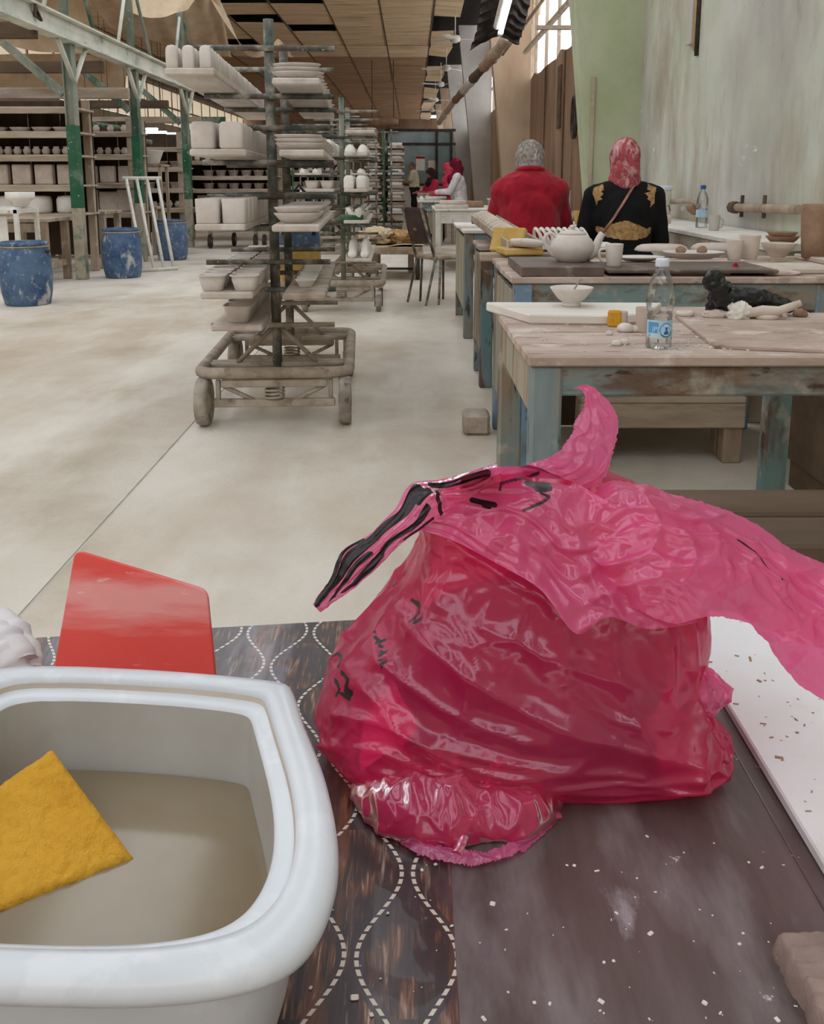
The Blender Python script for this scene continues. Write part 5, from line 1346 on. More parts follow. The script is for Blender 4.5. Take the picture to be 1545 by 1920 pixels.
def person(label, loc, rotz, J, top, low, scarf, group=None, vox=.011, wrinkle=.005, male=False, sleeve=1.0, wide=1.0, headyaw=0, headtilt=0, skirt=True, long_scarf=.0, hump=0):
    t = thing('person', label, 'person', loc, rotz, group)
    g = {k: Vector(v) for k, v in J.items()}
    pel, che, nec, hd = g['pelvis'], g['chest'], g['neck'], g['head']
    mb = MB()
    mb.ell(pel, (.155 * wide, .115 * wide, .13)); mb.cone(pel + Vector((0, 0, .03)), che - Vector((0, 0, .02)), .12 * wide, .125 * wide)
    mb.ell(che, (.165 * wide, .115, .19)); mb.cone(che + Vector((0, 0, .1)), nec, .1, .055)
    mb.cone(nec - Vector((0, 0, .02)), hd - Vector((0, .01, .03)), .055, .05)
    Rh = Matrix.Rotation(headyaw, 3, 'Z') @ Matrix.Rotation(headtilt, 3, 'X')
    hp = lambda x, y, z: hd + Rh @ Vector((x, y, z))
    mb.ell(hd + Rh @ Vector((0, -.005, .02)), (.076, .097, .1), Rh); mb.ell(hp(0, .03, -.045), (.055, .06, .065), Rh); mb.ell(hp(0, .05, -.085), (.026, .026, .022), Rh)
    mb.cone(hp(0, .088, .015), hp(0, .113, -.022), .009, .015, 10)
    for s in (-1, 1):
        mb.ell(hp(s * .078, -.005, -.005), (.01, .022, .034), Rh, 10)
        mb.ell(hp(s * .03, .083, .032), (.022, .012, .008), Rh, 10)
        sh_, el, wr_ = g['sh%+d' % s], g['el%+d' % s], g['wr%+d' % s]
        mb.cone(che + Vector((s * .08, 0, .12)), sh_, .07, .056); mb.cone(sh_, el, .052, .041); mb.cone(el, wr_, .041, .027)
        hand(mb, el, wr_, s)
        hi, kn, an, = g['hip%+d' % s], g['kn%+d' % s], g['an%+d' % s]
        mb.cone(hi, kn, .085, .056); mb.cone(kn, an, .055, .038)
        mb.cone(an + Vector((0, -.02, -.035)), an + Vector((s * .01, .15, -.045)), .036, .028)
    body = link('body', remesh(mb, vox, 5, 'body'), M_skin, t)
    for s in (-1, 1):
        MB().ell(hp(s * .03, .088, .022), (.012, .008, .007), Rh, 10).build('eye', M_eye, t)
    MB().ell(hp(0, .093, -.05), (.024, .01, .007), Rh, 12).build('lips', M_lip, t)
    # upper garment
    mb = MB(); k = .016
    mb.ell(pel + Vector((0, 0, .04)), (.165 * wide + k, .12 * wide + k, .12)); mb.cone(pel + Vector((0, 0, .03)), che - Vector((0, 0, .02)), .13 * wide + k, .132 * wide + k)
    mb.ell(che, (.172 * wide + k, .118 + k, .19)); mb.cone(che + Vector((0, 0, .1)), nec - Vector((0, 0, .025)), .105 + k, .062)
    for s in (-1, 1):
        sh_, el, wr_ = g['sh%+d' % s], g['el%+d' % s], g['wr%+d' % s]
        mb.cone(che + Vector((s * .08, 0, .11)), sh_, .082, .07)
        if sleeve > .6: mb.cone(sh_, el, .068, .058); mb.cone(el, el.lerp(wr_, .92), .058, .042)
        else: mb.cone(sh_, sh_.lerp(el, .72), .068, .066)
    for s in (-1, 1): mb.cone(nec + Vector((0, -.01, -.02 if hump else -.045)), g['sh%+d' % s] + Vector((0, 0, .0)), .085 if hump else .07, .085 if hump else .07)
    if hump:
        mb.ell(che + Vector((0, -.03, .07)), (.21, .125, .17)); mb.cone(pel + Vector((0, -.02, .1)), che, .2, .19)
    sm = remesh(mb, vox, 7, 'upper', wrinkle)
    upper = link('blouse' if not male else 'shirt', sm, top, t)
    # lower garment
    mb = MB()
    mb.ell(pel, (.165 * wide + .02, .13 * wide + .02, .13))
    for s in (-1, 1):
        hi, kn, an = g['hip%+d' % s], g['kn%+d' % s], g['an%+d' % s]
        mb.cone(hi, kn, .105, .078 if skirt else .066); mb.cone(kn, an + Vector((0, 0, .03)), .08 if skirt else .064, .085 if skirt else .052)
    if skirt:
        mb.cone((g['hip-1'] + g['hip+1']) / 2, (g['kn-1'] + g['kn+1']) / 2, .12, .1)
        mb.cone((g['kn-1'] + g['kn+1']) / 2, (g['an-1'] + g['an+1']) / 2 + Vector((0, 0, .04)), .1, .1)
    link('skirt' if skirt else 'trousers', remesh(mb, vox * 1.3, 6, 'lower', wrinkle), low, t)
    for s in (-1, 1):
        an = g['an%+d' % s]
        MB().cone(an + Vector((0, -.03, -.04)), an + Vector((s * .01, .16, -.046)), .038, .032).build('shoe', M_dark, t)
    if scarf:
        mb = MB()
        mb.ell(hp(0, -.012, .022), (.092, .112, .112), Rh); mb.cone(hp(0, -.02, -.02), nec + Vector((0, .0, .0)), .09, .082)
        if long_scarf:
            mb.ell(hp(0, -.05, -.07), (.085, .075, .09), Rh)
            mb.cone(nec + Vector((0, 0, -.0)), che + Vector((0, .05, .1)), .1, .13 * long_scarf)
        me = remesh(mb, vox * .8, 4, 'scarf', wrinkle * .7, 26)
        # open the cloth over the face
        fc = hp(0, .12, -.015)
        import bmesh
        bm = bmesh.new(); bm.from_mesh(me)
        kill = [v for v in bm.verts if (Rh.inverted() @ (v.co - hd)).y > .045 and (((Rh.inverted() @ (v.co - hd)).x / .06) ** 2 + (((Rh.inverted() @ (v.co - hd)).z + .02) / .075) ** 2) < 1]
        bmesh.ops.delete(bm, geom=kill, context='VERTS'); bm.to_mesh(me); bm.free()
        link('headscarf', me, scarf, t)
    else:
        mb = MB(); mb.ell(hp(0, -.022, .032), (.082, .092, .095), Rh)
        link('hair', remesh(mb, .009, 3, 'hair'), M_hair, t)
    return t, upper, sm

SIT = dict(pelvis=(0, 0, .58), chest=(0, .035, .92), neck=(0, .045, 1.12), head=(0, .08, 1.255))
def arms(z, sw, el, wr):
    d = {}
    for s in (-1, 1):
        d['sh%+d' % s] = (s * sw, .03, z); d['el%+d' % s] = (s * el[0], el[1], el[2]); d['wr%+d' % s] = (s * wr[0], wr[1], wr[2])
    return d
def legs(kz, ky):
    d = {}
    for s in (-1, 1):
        d['hip%+d' % s] = (s * .09, .02, .56); d['kn%+d' % s] = (s * .12, ky, kz); d['an%+d' % s] = (s * .12, ky - .03, .085)
    return d
M_shoe = M_dark
J = dict(SIT); J.update(arms(1.045, .185, (.232, .11, .80), (.15, .34, .84))); J.update(legs(.54, .40))
J.update(chest=(0, .02, .95), neck=(0, .03, 1.165), head=(0, .09, 1.245))
for s in (-1, 1): J['sh%+d' % s] = (s * .165, .02, 1.055); J['el%+d' % s] = (s * .232, .09, .82)
p1, up1, sm1 = person('woman seated with her back turned, red shirt and grey headscarf', (.75, 5.84, 0), -.05, J, M_redcloth, M_blackcloth, M_scarfg, wide=1.12, headtilt=-.25, wrinkle=.005, hump=1)
# collar of the red shirt
MB().torus((0, .03, 1.185), .085, .017, Matrix.Rotation(-.2, 3, 'X'), 24, 8).build('collar', M_redcloth, p1)
J = dict(SIT); J.update(arms(1.03, .18, (.238, .06, .76), (.17, .33, .82))); J.update(legs(.54, .40))
J['head'] = (.0, .07, 1.25)
p2, up2, sm2 = person('woman seated with her back turned, black dress with beige lace and pink headscarf', (1.305, 5.62, 0), 0, J, M_blackcloth, M_blackcloth, M_scarfp, wide=1.16, headtilt=-.05, long_scarf=.6, wrinkle=.004)
# lace patches and the strap lie on the cloth of her back
bv = BVHTree.FromPolygons([v.co for v in sm2.vertices], [tuple(p.vertices) for p in sm2.polygons])
def on_back(x, z, off=.004):
    h = bv.ray_cast(Vector((x, -1, z)), Vector((0, 1, 0)))
    return (h[0] + h[1] * off) if h[0] is not None else None
def inpoly(x, z, pl):
    c = False; n = len(pl)
    for i in range(n):
        (x1, z1), (x2, z2) = pl[i], pl[(i + 1) % n]
        if (z1 > z) != (z2 > z) and x < (x2 - x1) * (z - z1) / (z2 - z1) + x1: c = not c
    return c
def patch(name, pl, mat, parent, st=.006, off=.004):
    xs = [p[0] for p in pl]; zs = [p[1] for p in pl]
    nx, nz = int((max(xs) - min(xs)) / st) + 1, int((max(zs) - min(zs)) / st) + 1
    idx, v, f = {}, [], []
    for i in range(nx + 1):
        for j in range(nz + 1):
            x, z = min(xs) + i * st, min(zs) + j * st
            if not inpoly(x, z, pl): continue
            p = on_back(x, z, off)
            if p is not None: idx[i, j] = len(v); v.append(p)
    for (i, j) in idx:
        q = [(i, j), (i + 1, j), (i + 1, j + 1), (i, j + 1)]
        if all(k in idx for k in q): f.append(tuple(idx[k] for k in q))
    return MB().add(v, f, True).build(name, mat, parent)
def w2(px, py):           # pixel to her local x, z
    p = P(px, py, 5.47); return (p.x - 1.305, p.z)
patch('lace_shoulder', [w2(*p) for p in ((1122, 352), (1140, 345), (1141, 358), (1135, 360), (1141, 364), (1133, 370), (1138, 374), (1129, 378), (1126, 391), (1121, 372), (1118, 362))], M_lace, up2, .004)
patch('lace_shoulder', [w2(*p) for p in ((1242, 352), (1225, 345), (1221, 356), (1228, 359), (1215, 363), (1223, 370), (1219, 375), (1227, 379), (1224, 392), (1236, 382), (1237, 366))], M_lace, up2, .004)
patch('lace_waist', [w2(*p) for p in ((1124, 423), (1140, 428), (1150, 420), (1165, 415), (1178, 412), (1190, 418), (1205, 424), (1215, 428), (1228, 426), (1226, 438), (1215, 446), (1190, 452), (1160, 450), (1140, 446), (1126, 438))], M_lace, up2, .006)
sp = [on_back(*w2(x, y), .006) for x, y in ((1206, 341), (1195, 352), (1185, 364), (1175, 378), (1164, 394), (1152, 412), (1142, 428), (1132, 446))]
sp = [p for p in sp if p is not None]
M_strap = mk('brown_strap', [(.4, C(176, 128, 108)), (.6, C(150, 104, 88))], scale=20, rough=.6)
if len(sp) > 3: MB().path(crom(sp, 30), .011, 6, flat=.5).build('bag_strap', M_strap, p2)

# stools under the two women
for x, y, lb in ((.75, 5.84, 'plain wooden stool under the woman in the red shirt'), (1.305, 5.62, 'plain wooden stool under the woman in the black dress')):
    s_ = thing('stool', lb, 'stool', (x, y, 0))
    MB().box((0, .02, .42), (.32, .3, .035), .008).build('seat', M_wood, s_)
    for a in (-.12, .12):
        for b_ in (-.1, .13): MB().box((a, b_, .2), (.04, .04, .4), .004).build('leg', M_wood, s_)

# the standing man and the far women, all facing left
ST = dict(pelvis=(0, 0, .92), chest=(0, .02, 1.22), neck=(0, .03, 1.42), head=(0, .065, 1.545))
J = dict(ST)
for s in (-1, 1):
    J['sh%+d' % s] = (s * .17, .02, 1.36); J['el%+d' % s] = (s * .2, .1, 1.1); J['wr%+d' % s] = (s * .12, .36, 1.12)
    J['hip%+d' % s] = (s * .09, 0, .9); J['kn%+d' % s] = (s * .1, .02 + .04 * s, .48); J['an%+d' % s] = (s * .11, -.01 + .05 * s, .085)
person('man standing in profile facing left, cream shirt and dark trousers', (.07, 26.5, 0), pi / 2 - .25, J, M_shirt, M_trouser, None, vox=.013, male=True, sleeve=.4, skirt=False, wrinkle=.006)
def seated(label, x, y, rz_, top, scarf, dz=.0, wr=(.1, .40, .86), hy=0, ls=.9, sleeve=1.0):
    J = {k: (v[0], v[1], v[2] + dz) for k, v in SIT.items()}
    J.update(arms(1.045 + dz, .18, (.22, .14, .80 + dz), wr)); J.update(legs(.54, .40))
    for s in (-1, 1):
        q = J['hip%+d' % s]; J['hip%+d' % s] = (q[0], q[1], q[2] + dz); q = J['kn%+d' % s]; J['kn%+d' % s] = (q[0], q[1], q[2] + dz * .7)
    person(label, (x, y, 0), rz_, J, top, M_blackcloth, scarf, vox=.013, long_scarf=ls, headtilt=-.35, headyaw=hy, wrinkle=.006, sleeve=sleeve)
    s_ = thing('stool', 'tall stool under the ' + label[:label.index(',')].replace('woman', 'woman bending over the far bench'), 'stool', (x, y, 0))
    s_['label'] = 'tall wooden stool under the far ' + label.split(',')[0]
    MB().box((0, 0, .43 + dz), (.3, .3, .035), .008).build('seat', M_wood, s_)
    for a in (-.12, .12):
        for b_ in (-.12, .12): MB().box((a, b_, .21 + dz / 2), (.04, .04, .42 + dz), .004).build('leg', M_wood, s_)
seated('woman in maroon headscarf, white sleeves, bending over far bench', .86, 16.6, pi / 2 - .2, M_whitecl, M_scarfm, .14, wr=(.1, .42, .93), ls=1.15)
seated('woman in pink headscarf, facing left beyond the maroon headscarf', .80, 18.6, pi / 2 + .1, M_scarfr, M_scarfr, .1)
seated('woman in dark headscarf, pink sleeves, bowed at far bench', .5, 21.5, pi / 2 + .5, M_scarfr, M_scarfd, .04)
# ------------------------------------------------------------------ the foreground table
h0 = .75
# oilcloth with ogee chains of dashes
M_oil = mk('oilcloth_ground', [(.34, C(44, 36, 38)), (.55, C(62, 52, 52)), (.7, C(84, 76, 78))], scale=14, rough=.32, spec=.5, coat=.2, stretch=(2.4, 1, 1), detail=8,
           over=[(C(128, 78, 44), 9, .52, .64, .75, (6, .7, 1)), (C(196, 176, 160), 26, .62, .7, .6, (7, .5, 1)), (C(170, 168, 182), 5, .55, .7, .55, (2.5, .5, 1)), (C(188, 186, 198), 30, .67, .71, .9, o1)])
nt = M_oil.node_tree; N, L = nt.nodes, nt.links
pbs = N['Principled BSDF']
src = pbs.inputs['Base Color'].links[0].from_socket
geo = N.new('ShaderNodeTexCoord'); sep = N.new('ShaderNodeSeparateXYZ'); L.new(geo.outputs['Object'], sep.inputs[0])
def mt(op, a, b=None, c=None):
    n = N.new('ShaderNodeMath'); n.operation = op
    for i, q in enumerate((a, b, c)):
        if q is None: continue
        if isinstance(q, (int, float)): n.inputs[i].default_value = q
        else: L.new(q, n.inputs[i])
    return n.outputs[0]
LL, AA, PP = .0275, .0107, .108
X_, Y_ = sep.outputs[0], sep.outputs[1]
wv = mt('MULTIPLY', mt('COSINE', mt('MULTIPLY', mt('SUBTRACT', Y_, .379), 2 * pi / PP)), AA)
def fam(x, off):
    q = mt('ADD', x, off + 100 * 2 * LL)
    return mt('ABSOLUTE', mt('SUBTRACT', mt('MODULO', q, 2 * LL), LL))
# line families: x = -.003 -/+ (LL/2 + wave), repeating every 2*LL
xr = mt('ADD', X_, .0025)
dA = fam(mt('SUBTRACT', xr, wv), -LL / 2 + LL)
dB = fam(mt('ADD', xr, wv), LL / 2 + LL)
dm = mt('MINIMUM', dA, dB)
line = mt('LESS_THAN', dm, .0011)
dash = mt('GREATER_THAN', mt('FRACT', mt('MULTIPLY', mt('ADD', Y_, 5), 1 / .0052)), .32)
fac = mt('MULTIPLY', line, dash)
# feather print inside the wide part of each ogee
d0 = mt('ABSOLUTE', mt('SUBTRACT', mt('MODULO', mt('ADD', xr, LL + 100 * 2 * LL), 2 * LL), LL))
in0 = mt('MULTIPLY', mt('LESS_THAN', d0, mt('ADD', wv, LL / 2 - .004)), mt('GREATER_THAN', wv, -.004))
in1 = mt('MULTIPLY', mt('LESS_THAN', mt('SUBTRACT', LL, d0), mt('SUBTRACT', LL / 2 - .004, wv)), mt('LESS_THAN', wv, .004))
mp_ = N.new('ShaderNodeMapping'); mp_.inputs['Scale'].default_value = (7, .55, 1); mp_.inputs['Rotation'].default_value = (0, 0, .12); L.new(geo.outputs['Object'], mp_.inputs[0])
fn_ = N.new('ShaderNodeTexNoise'); fn_.inputs['Scale'].default_value = 55; fn_.inputs['Detail'].default_value = 5; fn_.inputs['Distortion'].default_value = .6; L.new(mp_.outputs[0], fn_.inputs['Vector'])
fr_ = N.new('ShaderNodeValToRGB')
for _ in range(2): fr_.color_ramp.elements.new(.5)
for e_, (p_, c_) in zip(fr_.color_ramp.elements, ((.38, C(46, 36, 34)), (.5, C(92, 62, 46)), (.6, C(150, 104, 74)), (.72, C(214, 198, 186)))): e_.position = p_; e_.color = c_
L.new(fn_.outputs['Fac'], fr_.inputs[0])
sn_ = N.new('ShaderNodeTexNoise'); sn_.inputs['Scale'].default_value = 34; L.new(geo.outputs['Object'], sn_.inputs['Vector'])
fm_ = N.new('ShaderNodeMix'); fm_.data_type = 'RGBA'
L.new(mt('MULTIPLY', mt('MAXIMUM', in0, in1), mt('MINIMUM', mt('MAXIMUM', mt('MULTIPLY', mt('SUBTRACT', sn_.outputs['Fac'], .46), 5.0), .04), .8)), fm_.inputs[0]); L.new(src, fm_.inputs[6]); L.new(fr_.outputs[0], fm_.inputs[7])
src = fm_.outputs[2]
mx = N.new('ShaderNodeMix'); mx.data_type = 'RGBA'
L.new(fac, mx.inputs[0]); L.new(src, mx.inputs[6]); mx.inputs[7].default_value = C(214, 204, 190)
L.new(mx.outputs[2], pbs.inputs['Base Color'])
M_brcloth = mk('brown_vinyl_cloth', [(.32, C(74, 60, 58)), (.5, C(92, 78, 74)), (.7, C(108, 94, 92))], scale=9, rough=.36, spec=.5, stretch=(3.5, .7, 1), detail=8, bump=.05, bscale=30,
               over=[(C(160, 150, 154), 7, .5, .72, .6, (2.5, .8, 1)), (C(66, 50, 46), 4, .52, .66, .6, (3, .5, 1)), (C(214, 206, 200), 34, .67, .7, .9, (1, 1, 1)), (C(190, 182, 186), 10, .66, .72, .5, (1.5, .6, 1))])
M_wtable = mk('white_speckled_top', [(.35, C(236, 236, 238)), (.65, C(226, 224, 224))], scale=6, rough=.5, over=[(C(130, 104, 94), 120, .68, .72, .85, (1.6, 1, 1)), (C(212, 204, 188), 11, .58, .68, .5, o1)])
M_tside = mk('foreground_table_wood', [(.35, C(96, 76, 62)), (.65, C(72, 56, 46))], scale=6, rough=.7, stretch=(.3, 1, 1))
ft = thing('near_table', 'near table in the foreground covered with dark patterned oilcloth', 'table', (0, 0, 0))
bl_ = PZ(40, 1195, h0); br_ = PZ(650, 1160, h0)
sl = (br_.y - bl_.y) / (br_.x - bl_.x)
yb_ = lambda x: bl_.y + sl * (x - bl_.x) if x < .0 else bl_.y + sl * (0 - bl_.x) + .01 * x
slb = lambda name, pts, z, th, mat, ch=.002: slab(name, pts, z, th, mat, ch)
o = slb('tabletop', [(-.7, .12), (.75, .12), (.75, .715), (-.02, .712), (-.7, bl_.y - .1)], h0 - .034, .03, M_tside); o.parent = ft
o = slb('oilcloth', [(-.69, .125), (.0222, .125), (.0222, yb_(.0)), (-.69, yb_(-.69))], h0 - .004, .004, M_oil, .001); o.parent = ft
o = slb('brown_cloth', [(.021, .125), (.235, .125), (.235, .722), (.021, yb_(.0))], h0 - .0035, .0042, M_brcloth, .001); o.parent = ft
for x in (-.64, .68):
    for y in (.17, .58): MB().box((x, y, .36), (.05, .05, .71), .004).build('leg', M_tside, ft)
for y in (.16, .56): MB().box((.02, y, .67), (1.3, .025, .085), .004).build('apron', M_tside, ft)
MB().box((.2125, .42, h0 + .0009), (.0012, .58, .0008)).build('seam', M_brcloth, ft)
wt = slab('white_tabletop_board', [(.222, .12), (.80, .12), (.80, .715), (.222, .722)], h0 + .0012, .008, M_wtable, .0015)
tag(wt, 'white speckled board over the right side of the foreground table', 'board')
# crumbs and flakes on the cloth
fk_ = MB()
for k in range(90):
    if k < 66: p = PZ(RND.uniform(870, 1500), RND.uniform(1560, 1915), h0 + .0008)
    else: p = PZ(RND.uniform(560, 850), RND.uniform(1620, 1915), h0 + .0006)
    if p.x > .217: continue
    r = abs(RND.gauss(0, .0006)) + .0002
    fk_.box(p, (r * RND.uniform(1, 2.6), r * RND.uniform(.8, 2), r * .6), r * .25, Matrix.Rotation(RND.uniform(0, 3), 3, 'Z'))
o = tag(fk_.build('clay_flakes', M_white), 'white clay flakes scattered on the dark brown cloth', 'flakes'); o['kind'] = 'stuff'
fk_ = MB()
for k in range(60):
    p = PZ(RND.uniform(1330, 1545), RND.uniform(1190, 1560), h0 + .0095)
    if p.x < .226: continue
    r = abs(RND.gauss(0, .0004)) + .0002
    fk_.box(p, (r * 1.6, r * RND.uniform(2, 7), r * .6), 0, Matrix.Rotation(RND.uniform(0, 3), 3, 'Z'))
o = tag(fk_.build('clay_shavings', M_claybr), 'brown clay shavings scattered on the white board', 'shavings'); o['kind'] = 'stuff'

# ---- white square basin with slip water and sponge
bn = thing('square_basin', 'large white square ceramic basin of cloudy water in the foreground', 'basin', (-.152, .374, h0))
M_glaze = mk('white_glaze', [(.35, C(218, 222, 227)), (.65, C(206, 210, 215))], scale=7, rough=.3, spec=.5, coat=.15, over=[(C(192, 176, 152), 5, .6, .76, .5, o1), (C(236, 238, 242), 16, .56, .6, .3, o1)])
M_glazein = mk('stained_glaze', [(.35, C(196, 196, 192)), (.65, C(178, 174, 166))], scale=5, rough=.35, over=[(C(150, 118, 84), 4, .55, .75, .7, o1)])
ctl = [(-.15, .482), (-.105, .4755), (-.073, .4685), (-.0655, .46), (-.056, .43), (-.0405, .385), (-.0315, .343), (-.0315, .312), (-.04, .288), (-.058, .276), (-.09, .2705),
       (-.13, .2705), (-.18, .273), (-.222, .279), (-.25, .29), (-.262, .312), (-.267, .345), (-.264, .39), (-.254, .432), (-.248, .468), (-.238, .484), (-.195, .486)]
oc = crom([(x + .152, y - .374, 0) for x, y in ctl[-2:] + ctl + ctl[:3]], 27 * 9 + 1)[18:18 + 22 * 9]
def basin_ring(ins, z):
    k = 1 - ins / .108
    s_ = min(.8, ins / .03)
    out = []
    for i in range(len(oc)):
        q = oc[i].lerp((oc[i - 6] + oc[i - 3] + oc[(i + 3) % len(oc)] + oc[(i + 6) % len(oc)]) / 4, s_)
        out.append((q.x * k, q.y * k, z))
    return out[::-1]
prf = [(.03, 0), (.026, .004), (.02, .03), (.0135, .073), (.0125, .08), (.003, .0825), (.0007, .0845), (0, .0875), (.0006, .091), (.0025, .0935), (.0065, .095), (.0125, .0952), (.0158, .0945), (.0165, .092), (.0168, .0905), (.0172, .0892), (.0185, .0888), (.0222, .0888), (.0243, .088), (.0252, .0865)]
M_groove = mk('stained_groove', [(.35, C(186, 170, 152)), (.65, C(206, 196, 184))], scale=5, rough=.4)
MB().rings([basin_ring(i, z) for i, z in prf[:14]], True, True, False).build('wall', M_glaze, bn)
MB().rings([basin_ring(i, z) for i, z in prf[13:16]], True, False, False).build('lid_groove', M_groove, bn)
MB().rings([basin_ring(i, z) for i, z in prf[15:]], True, False, False).build('inner_lip', M_glaze, bn)
prf2 = [(.0252, .0865), (.0258, .078), (.0275, .05), (.031, .02), (.04, .012)]
MB().rings([basin_ring(i, z) for i, z in prf2], True, False, True).build('inside', M_glazein, bn)
M_slip = mk('cloudy_water', [(.4, C(142, 128, 106)), (.6, C(128, 112, 88))], scale=3, rough=.12, spec=.5)
wr_ = [(x * q, y * q - .002, .047) for q in (.001, .4, .8, 1) for x, y, z in basin_ring(.0272, 0)]; nw = len(oc)
MB().rings([wr_[i * nw:(i + 1) * nw] for i in range(4)], False, False, False).build('water', M_slip, bn)
# sponge
sp = thing('yellow_sponge', 'wet yellow sponge leaning half out of the basin water', 'sponge')
A_, B_, C_, D_ = P(97, 1403, .428), P(250, 1608, .386), P(-25, 1716, .351), P(-75, 1520, .398)
nrm = (B_ - A_).cross(D_ - A_).normalized()
if nrm.z < 0: nrm = -nrm
v = []; f = []; n = 34
th = .02
for lay in range(3):
    for i in range(n + 1):
        for j in range(n + 1):
            u, w_ = i / n, j / n
            p = (A_ * (1 - u) + B_ * u) * (1 - w_) + (D_ * (1 - u) + C_ * u) * w_
            ed = min(u, 1 - u, w_, 1 - w_)
            rnd = .0022 * max(0, 1 - ed / .06) ** 2
            por = .0011 * noise.noise(p * 260) + .0008 * noise.noise(p * 620) + .0015 * noise.noise(p * 60)
            v.append(p + nrm * (por - rnd if lay == 0 else (-th + rnd if lay == 2 else -th * .5)))
k = (n + 1) ** 2
for i in range(n):
    for j in range(n):
        a = i * (n + 1) + j
        f.append((a, a + 1, a + n + 2, a + n + 1)); f.append((2 * k + a, 2 * k + a + n + 1, 2 * k + a + n + 2, 2 * k + a + 1))
rim = [i * (n + 1) for i in range(n + 1)] + [n * (n + 1) + j for j in range(1, n + 1)] + [i * (n + 1) + n for i in range(n - 1, -1, -1)] + [j for j in range(n - 1, 0, -1)]
for a, b in zip(rim, rim[1:] + rim[:1]):
    f.append((a, b, k + b, k + a)); f.append((k + a, k + b, 2 * k + b, 2 * k + a))
MB().add(v, f, True).build('foam', M_yellow, sp)

# ---- red panel leaning behind the basin
rd = thing('red_board', 'red plastic board standing upright behind the white basin', 'board')
M_redp = mk('red_plastic', [(.35, C(238, 92, 84)), (.65, C(228, 78, 72))], scale=4, rough=.45, spec=.4, over=[(C(240, 190, 188), 7, .56, .68, .6, (.35, 1, 2.2)), (C(246, 220, 216), 34, .62, .68, .7, (.5, 1, 1.6))])
q = [P(141, 1031, .555), P(388, 1106, .543), P(418, 1420, .515), P(72, 1420, .515)]
nn = (q[1] - q[0]).cross(q[3] - q[0]).normalized()
if nn.y > 0: nn = -nn
# rounded corners
def rpoly(pts, r, n=6):
    out = []; m = len(pts)
    for i in range(m):
        p, a, b = pts[i], pts[i - 1], pts[(i + 1) % m]
        da, db = (a - p).normalized() * r, (b - p).normalized() * r
        for k in range(n):
            t = k / (n - 1); out.append((p + da) * (1 - t) ** 2 + p * 2 * t * (1 - t) + (p + db) * t * t)
    return out
rp = rpoly(q, .006); cen = sum(q, Vector()) / 4
rg = [[p + (cen - p).normalized() * .0008 + nn * .0005 for p in rp], [p for p in rp], [p - nn * .003 for p in rp], [p + (cen - p).normalized() * .0008 - nn * .0036 for p in rp]]
MB().rings(rg, False).build('sheet', M_redp, rd)
for x in (0.25, .75):
    b_ = q[3].lerp(q[2], x)
    MB().box(b_ + Vector((0, .012, -.005)), (.02, .03, .05), .003).build('foot', M_redp, rd)

# ---- white rag at the left edge
rg_ = thing('white_rag', 'folded white rag at the left edge behind the basin', 'rag')
for k, (pts, r) in enumerate((([(-70, 1170, .62), (-10, 1165, .61), (20, 1185, .60), (45, 1225, .585), (52, 1262, .575)], .011), ([(-80, 1200, .6), (-10, 1195, .59), (20, 1215, .58), (40, 1250, .57)], .012), ([(-80, 1235, .58), (-20, 1228, .575), (15, 1240, .57), (30, 1270, .565)], .012))):
    c = crom([P(*p) for p in pts], 26)
    mb = MB(); rr = []
    for i, p in enumerate(c):
        rr.append(r * (1 + .25 * noise.noise((i * .4, k * 3, 1))))
    mb.path(c, rr, 14); mb.build('fold', M_whitecl, rg_)
MB().box(P(-40, 1290, .60) - Vector((0, 0, .02)), (.09, .07, .06), .02).build('fold', M_whitecl, rg_)

# ---- ridged clay slab, lower right
cl = []
pts = [PZ(1452, 1758, h0 + .012), PZ(1560, 1735, h0 + .012), PZ(1640, 1740, h0 + .012), PZ(1640, 1960, h0 + .012), PZ(1540, 1940, h0 + .012), PZ(1498, 1850, h0 + .012)]
v, f = [], []; nx, ny = 60, 60
y0, y1 = .27, .379
def lx(t): return .1635 + .022 * t * (1 if t < .5 else 1.15)
for i in range(nx + 1):
    for j in range(ny + 1):
        s_, t = i / nx, j / ny
        yy = y1 - (y1 - y0) * t
        xl = .1745 + .006 * t + .0016 * noise.noise((t * 9, 2, 5)) + .0008 * noise.noise((t * 40, 2, 5))
        xx = xl + s_ * (.262 - xl); yy += .004 * s_ * (1 - t) + .0012 * noise.noise((s_ * 9, 7, t))
        ed = min(s_, t, 1 - t) * 12
        z = .0125 * min(1, (ed * 3 + .1) ** .5) + .0034 * abs(sin(t * 40 + s_ * 3 + 1.5 * noise.noise((s_ * 3, t * 3, 1)))) ** .6 + .0006 * noise.noise((s_ * 30, t * 40, 2))
        v.append((xx, yy, h0 + .0098 + z if xx > .222 else h0 + .0008 + z))
for i in range(nx):
    for j in range(ny): f.append((i * (ny + 1) + j, i * (ny + 1) + j + 1, (i + 1) * (ny + 1) + j + 1, (i + 1) * (ny + 1) + j))
b0 = len(v)
for i in range(nx + 1): v.append((v[i * (ny + 1)][0], v[i * (ny + 1)][1], h0 + .0005)); 
for i in range(nx): f.append((i * (ny + 1), (i + 1) * (ny + 1), b0 + i + 1, b0 + i))
b1 = len(v)
for j in range(ny + 1): v.append((v[j][0], v[j][1], h0 + .0005))
for j in range(ny): f.append((j + 1, j, b1 + j, b1 + j + 1))
M_wetclay = mk('wet_grey_clay', [(.35, C(160, 140, 130)), (.65, C(134, 114, 106))], scale=20, rough=.75, bump=.3, bscale=120)
tag(MB().add(v, f, True).build('ridged_clay_slab', M_wetclay), 'ridged grey clay slab at the lower right corner', 'clay slab')

